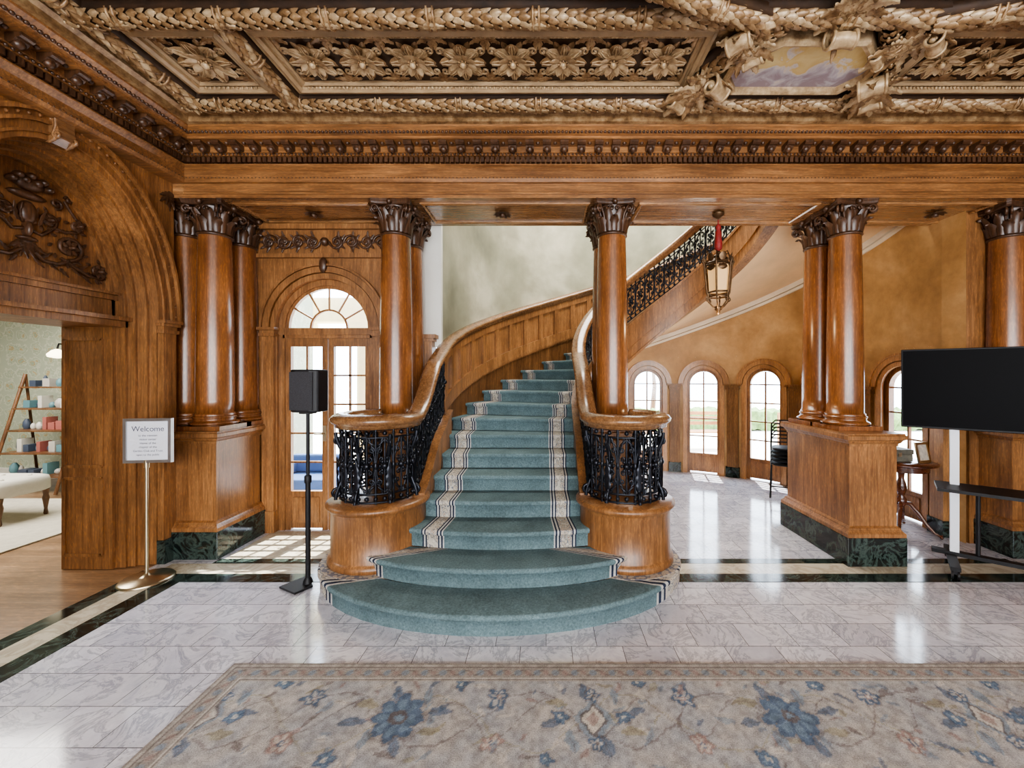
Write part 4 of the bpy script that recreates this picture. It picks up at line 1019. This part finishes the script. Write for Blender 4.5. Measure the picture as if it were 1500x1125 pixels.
mb=MB()
for a in (-.38,.38):
    for b in (-.2,.2): mb.lathe([(.014,.012),(.02,.03),(.014,.08),(.03,.2),(.022,.24),(.03,.30)],X+a,Y+b,12)
mb.build('legs',[W5],ot)
mb=MB(); mb.box(-8,-4.9,3.6,5.3,0,.01); o=mb.build('pile',[plain('cream_wool',(.52,.48,.40),.95,0,.1,14)]); o.name='shop_rug'

# ------------------------------------------------------------------ outside
mb=MB(); mb.box(-14,16,4.4,30,-.25,-.12); o=mb.build('ground',[plain('pale_paving',(.70,.66,.58),.8,0,.1,2)])
LEAF=plain('foliage',(.16,.25,.08),.8,0,.5,7,.6)
def hedge(x0,x1,y,z):
    m=MB(); n=int((x1-x0)/.12); rows=[]
    for k in range(n+1):
        x=x0+(x1-x0)*k/n; rows.append([(x+rr.uniform(-.05,.05),y+dy+rr.uniform(-.07,.07),zz+rr.uniform(-.08,.08)) for dy,zz in ((-.3,-.12),(-.35,z*.5),(-.3,z*.9),(0,z),(.3,z*.9),(.35,-.12))])
    m.grid(rows,0,False); m.build('garden_hedge',[LEAF])
hedge(1,14,13,.55)
def tree(x,y,h,r):
    root=empty('garden_tree'); m=MB(); m.tube([(x,y,-.12),(x+.1,y,h*.5),(x,y,h)],[.12,.09,.04],8); m.build('trunk',[W5],root)
    m=MB()
    for k in range(9): m.ball((x+rr.uniform(-r,r),y+rr.uniform(-r,r),h+rr.uniform(-r*.6,r*.6)),r*.55,0,10,7)
    m.build('crown',[LEAF],root)
tree(4.4,17,2.3,.8); tree(9.8,14.5,2.4,.9)
def bench(x,y):
    root=empty('patio_bench'); m=MB(); W=wood('teak_%d'%int(x*10),(.35,.16,.06),(.55,.28,.12),'x',.5,0)
    for k in range(4): m.box(x-.6,x+.6,y-.22+.11*k,y-.13+.11*k,.28,.31)
    for k in range(3): m.box(x-.6,x+.6,y+.22,y+.24,.42+.12*k,.5+.12*k)
    for a in (-.57,.57):
        m.box(x+a-.03,x+a+.03,y-.22,y-.16,-.12,.5); m.box(x+a-.03,x+a+.03,y+.2,y+.26,-.12,.8); m.box(x+a-.03,x+a+.03,y-.24,y+.24,.48,.52)
    m.build('slats',[W],root)
bench(3.6,9.6); bench(5.6,8.6); bench(2.4,9.4)
STONE=plain('sandstone',(.80,.66,.40),.8,0,.1,4)
for x in (-4.2,-3.1):
    root=empty('patio_pillar'); m=MB(); m.box(x-.2,x+.2,6.8,7.2,-.12,.1); m.lathe([(.15,.1),(.16,.14),(.13,.18),(.12,2.2),(.15,2.26),(.18,2.35)],x,7.0,20); m.box(x-.2,x+.2,6.8,7.2,2.35,2.5); m.build('pillar',[STONE],root)
m=MB(); m.box(-5,-2.6,6.85,7.15,2.5,2.9); o=m.build('patio_lintel',[STONE])
m=MB(); m.box(-3.55,-2.85,5.3,5.8,-.12,.25); m.box(-3.55,-3.47,5.3,5.8,.25,.42); m.box(-3.55,-2.85,5.7,5.8,.25,.5); o=m.build('patio_sofa',[plain('blue_canvas',(.06,.12,.28),.8)],bevel=.03)

# ------------------------------------------------------------------ light
w=bpy.data.worlds.new('World'); S.world=w; w.use_nodes=True; bg=w.node_tree.nodes['Background']; bg.inputs[0].default_value=(.74,.86,1,1); bg.inputs[1].default_value=6.0
def sun(az,el,st,col):
    l=bpy.data.lights.new('sun','SUN'); l.energy=st; l.angle=.01; l.color=col; o=bpy.data.objects.new('sun',l); COL.objects.link(o)
    d=Vector((-sin(az)*cos(el),-cos(az)*cos(el),-sin(el))); o.rotation_euler=d.to_track_quat('-Z','Y').to_euler()
sun(math.radians(14),math.radians(67),10,(1,.96,.88))
def area(name,loc,tgt,sx,sy,p,col):
    l=bpy.data.lights.new(name,'AREA'); l.shape='RECTANGLE'; l.size=sx; l.size_y=sy; l.energy=p; l.color=col; o=bpy.data.objects.new(name,l); COL.objects.link(o); o.location=loc
    o.rotation_euler=(Vector(tgt)-Vector(loc)).to_track_quat('-Z','Y').to_euler(); return o
area('stairwell_fill',(1.3,5.6,5.15),(1.3,5.6,0),2.2,1.6,105,(1,.96,.88))  # added overhead fill below the closed stair ceiling; no opening there
area('shop_fill',(-6.5,3.8,2.85),(-6.5,3.8,0),2.5,2.5,120,(1,.96,.90))  # added fill to brighten the shop room; no fitting behind it
area('hall_fill',(.5,YB+.3,2.0),(.5,3.5,1.7),6,2.4,225,(1,.96,.90))  # added broad fill panel in front of the rear wall, brightens the hall
for nm,x,y,z,p in (('lantern_bulb',LX,LY,2.15,6),):
    l=bpy.data.lights.new(nm,'POINT'); l.energy=p; l.color=(1,.7,.4); l.shadow_soft_size=.05; o=bpy.data.objects.new(nm,l); COL.objects.link(o); o.location=(x,y,z)

# ------------------------------------------------------------------ camera
c=bpy.data.cameras.new('Camera'); cam=bpy.data.objects.new('Camera',c); COL.objects.link(cam); cam.location=(0,0,CAMH); cam.rotation_euler=(pi/2,0,0)
c.sensor_width=36; c.lens=600/1500*36; c.shift_x=-50/1500; c.shift_y=-12.5/1500; c.clip_start=.05
S.camera=cam
S.view_settings.view_transform='AgX'
try: S.view_settings.look='AgX - Medium High Contrast'
except Exception as ex_: print(ex_)
S.view_settings.exposure=1.08
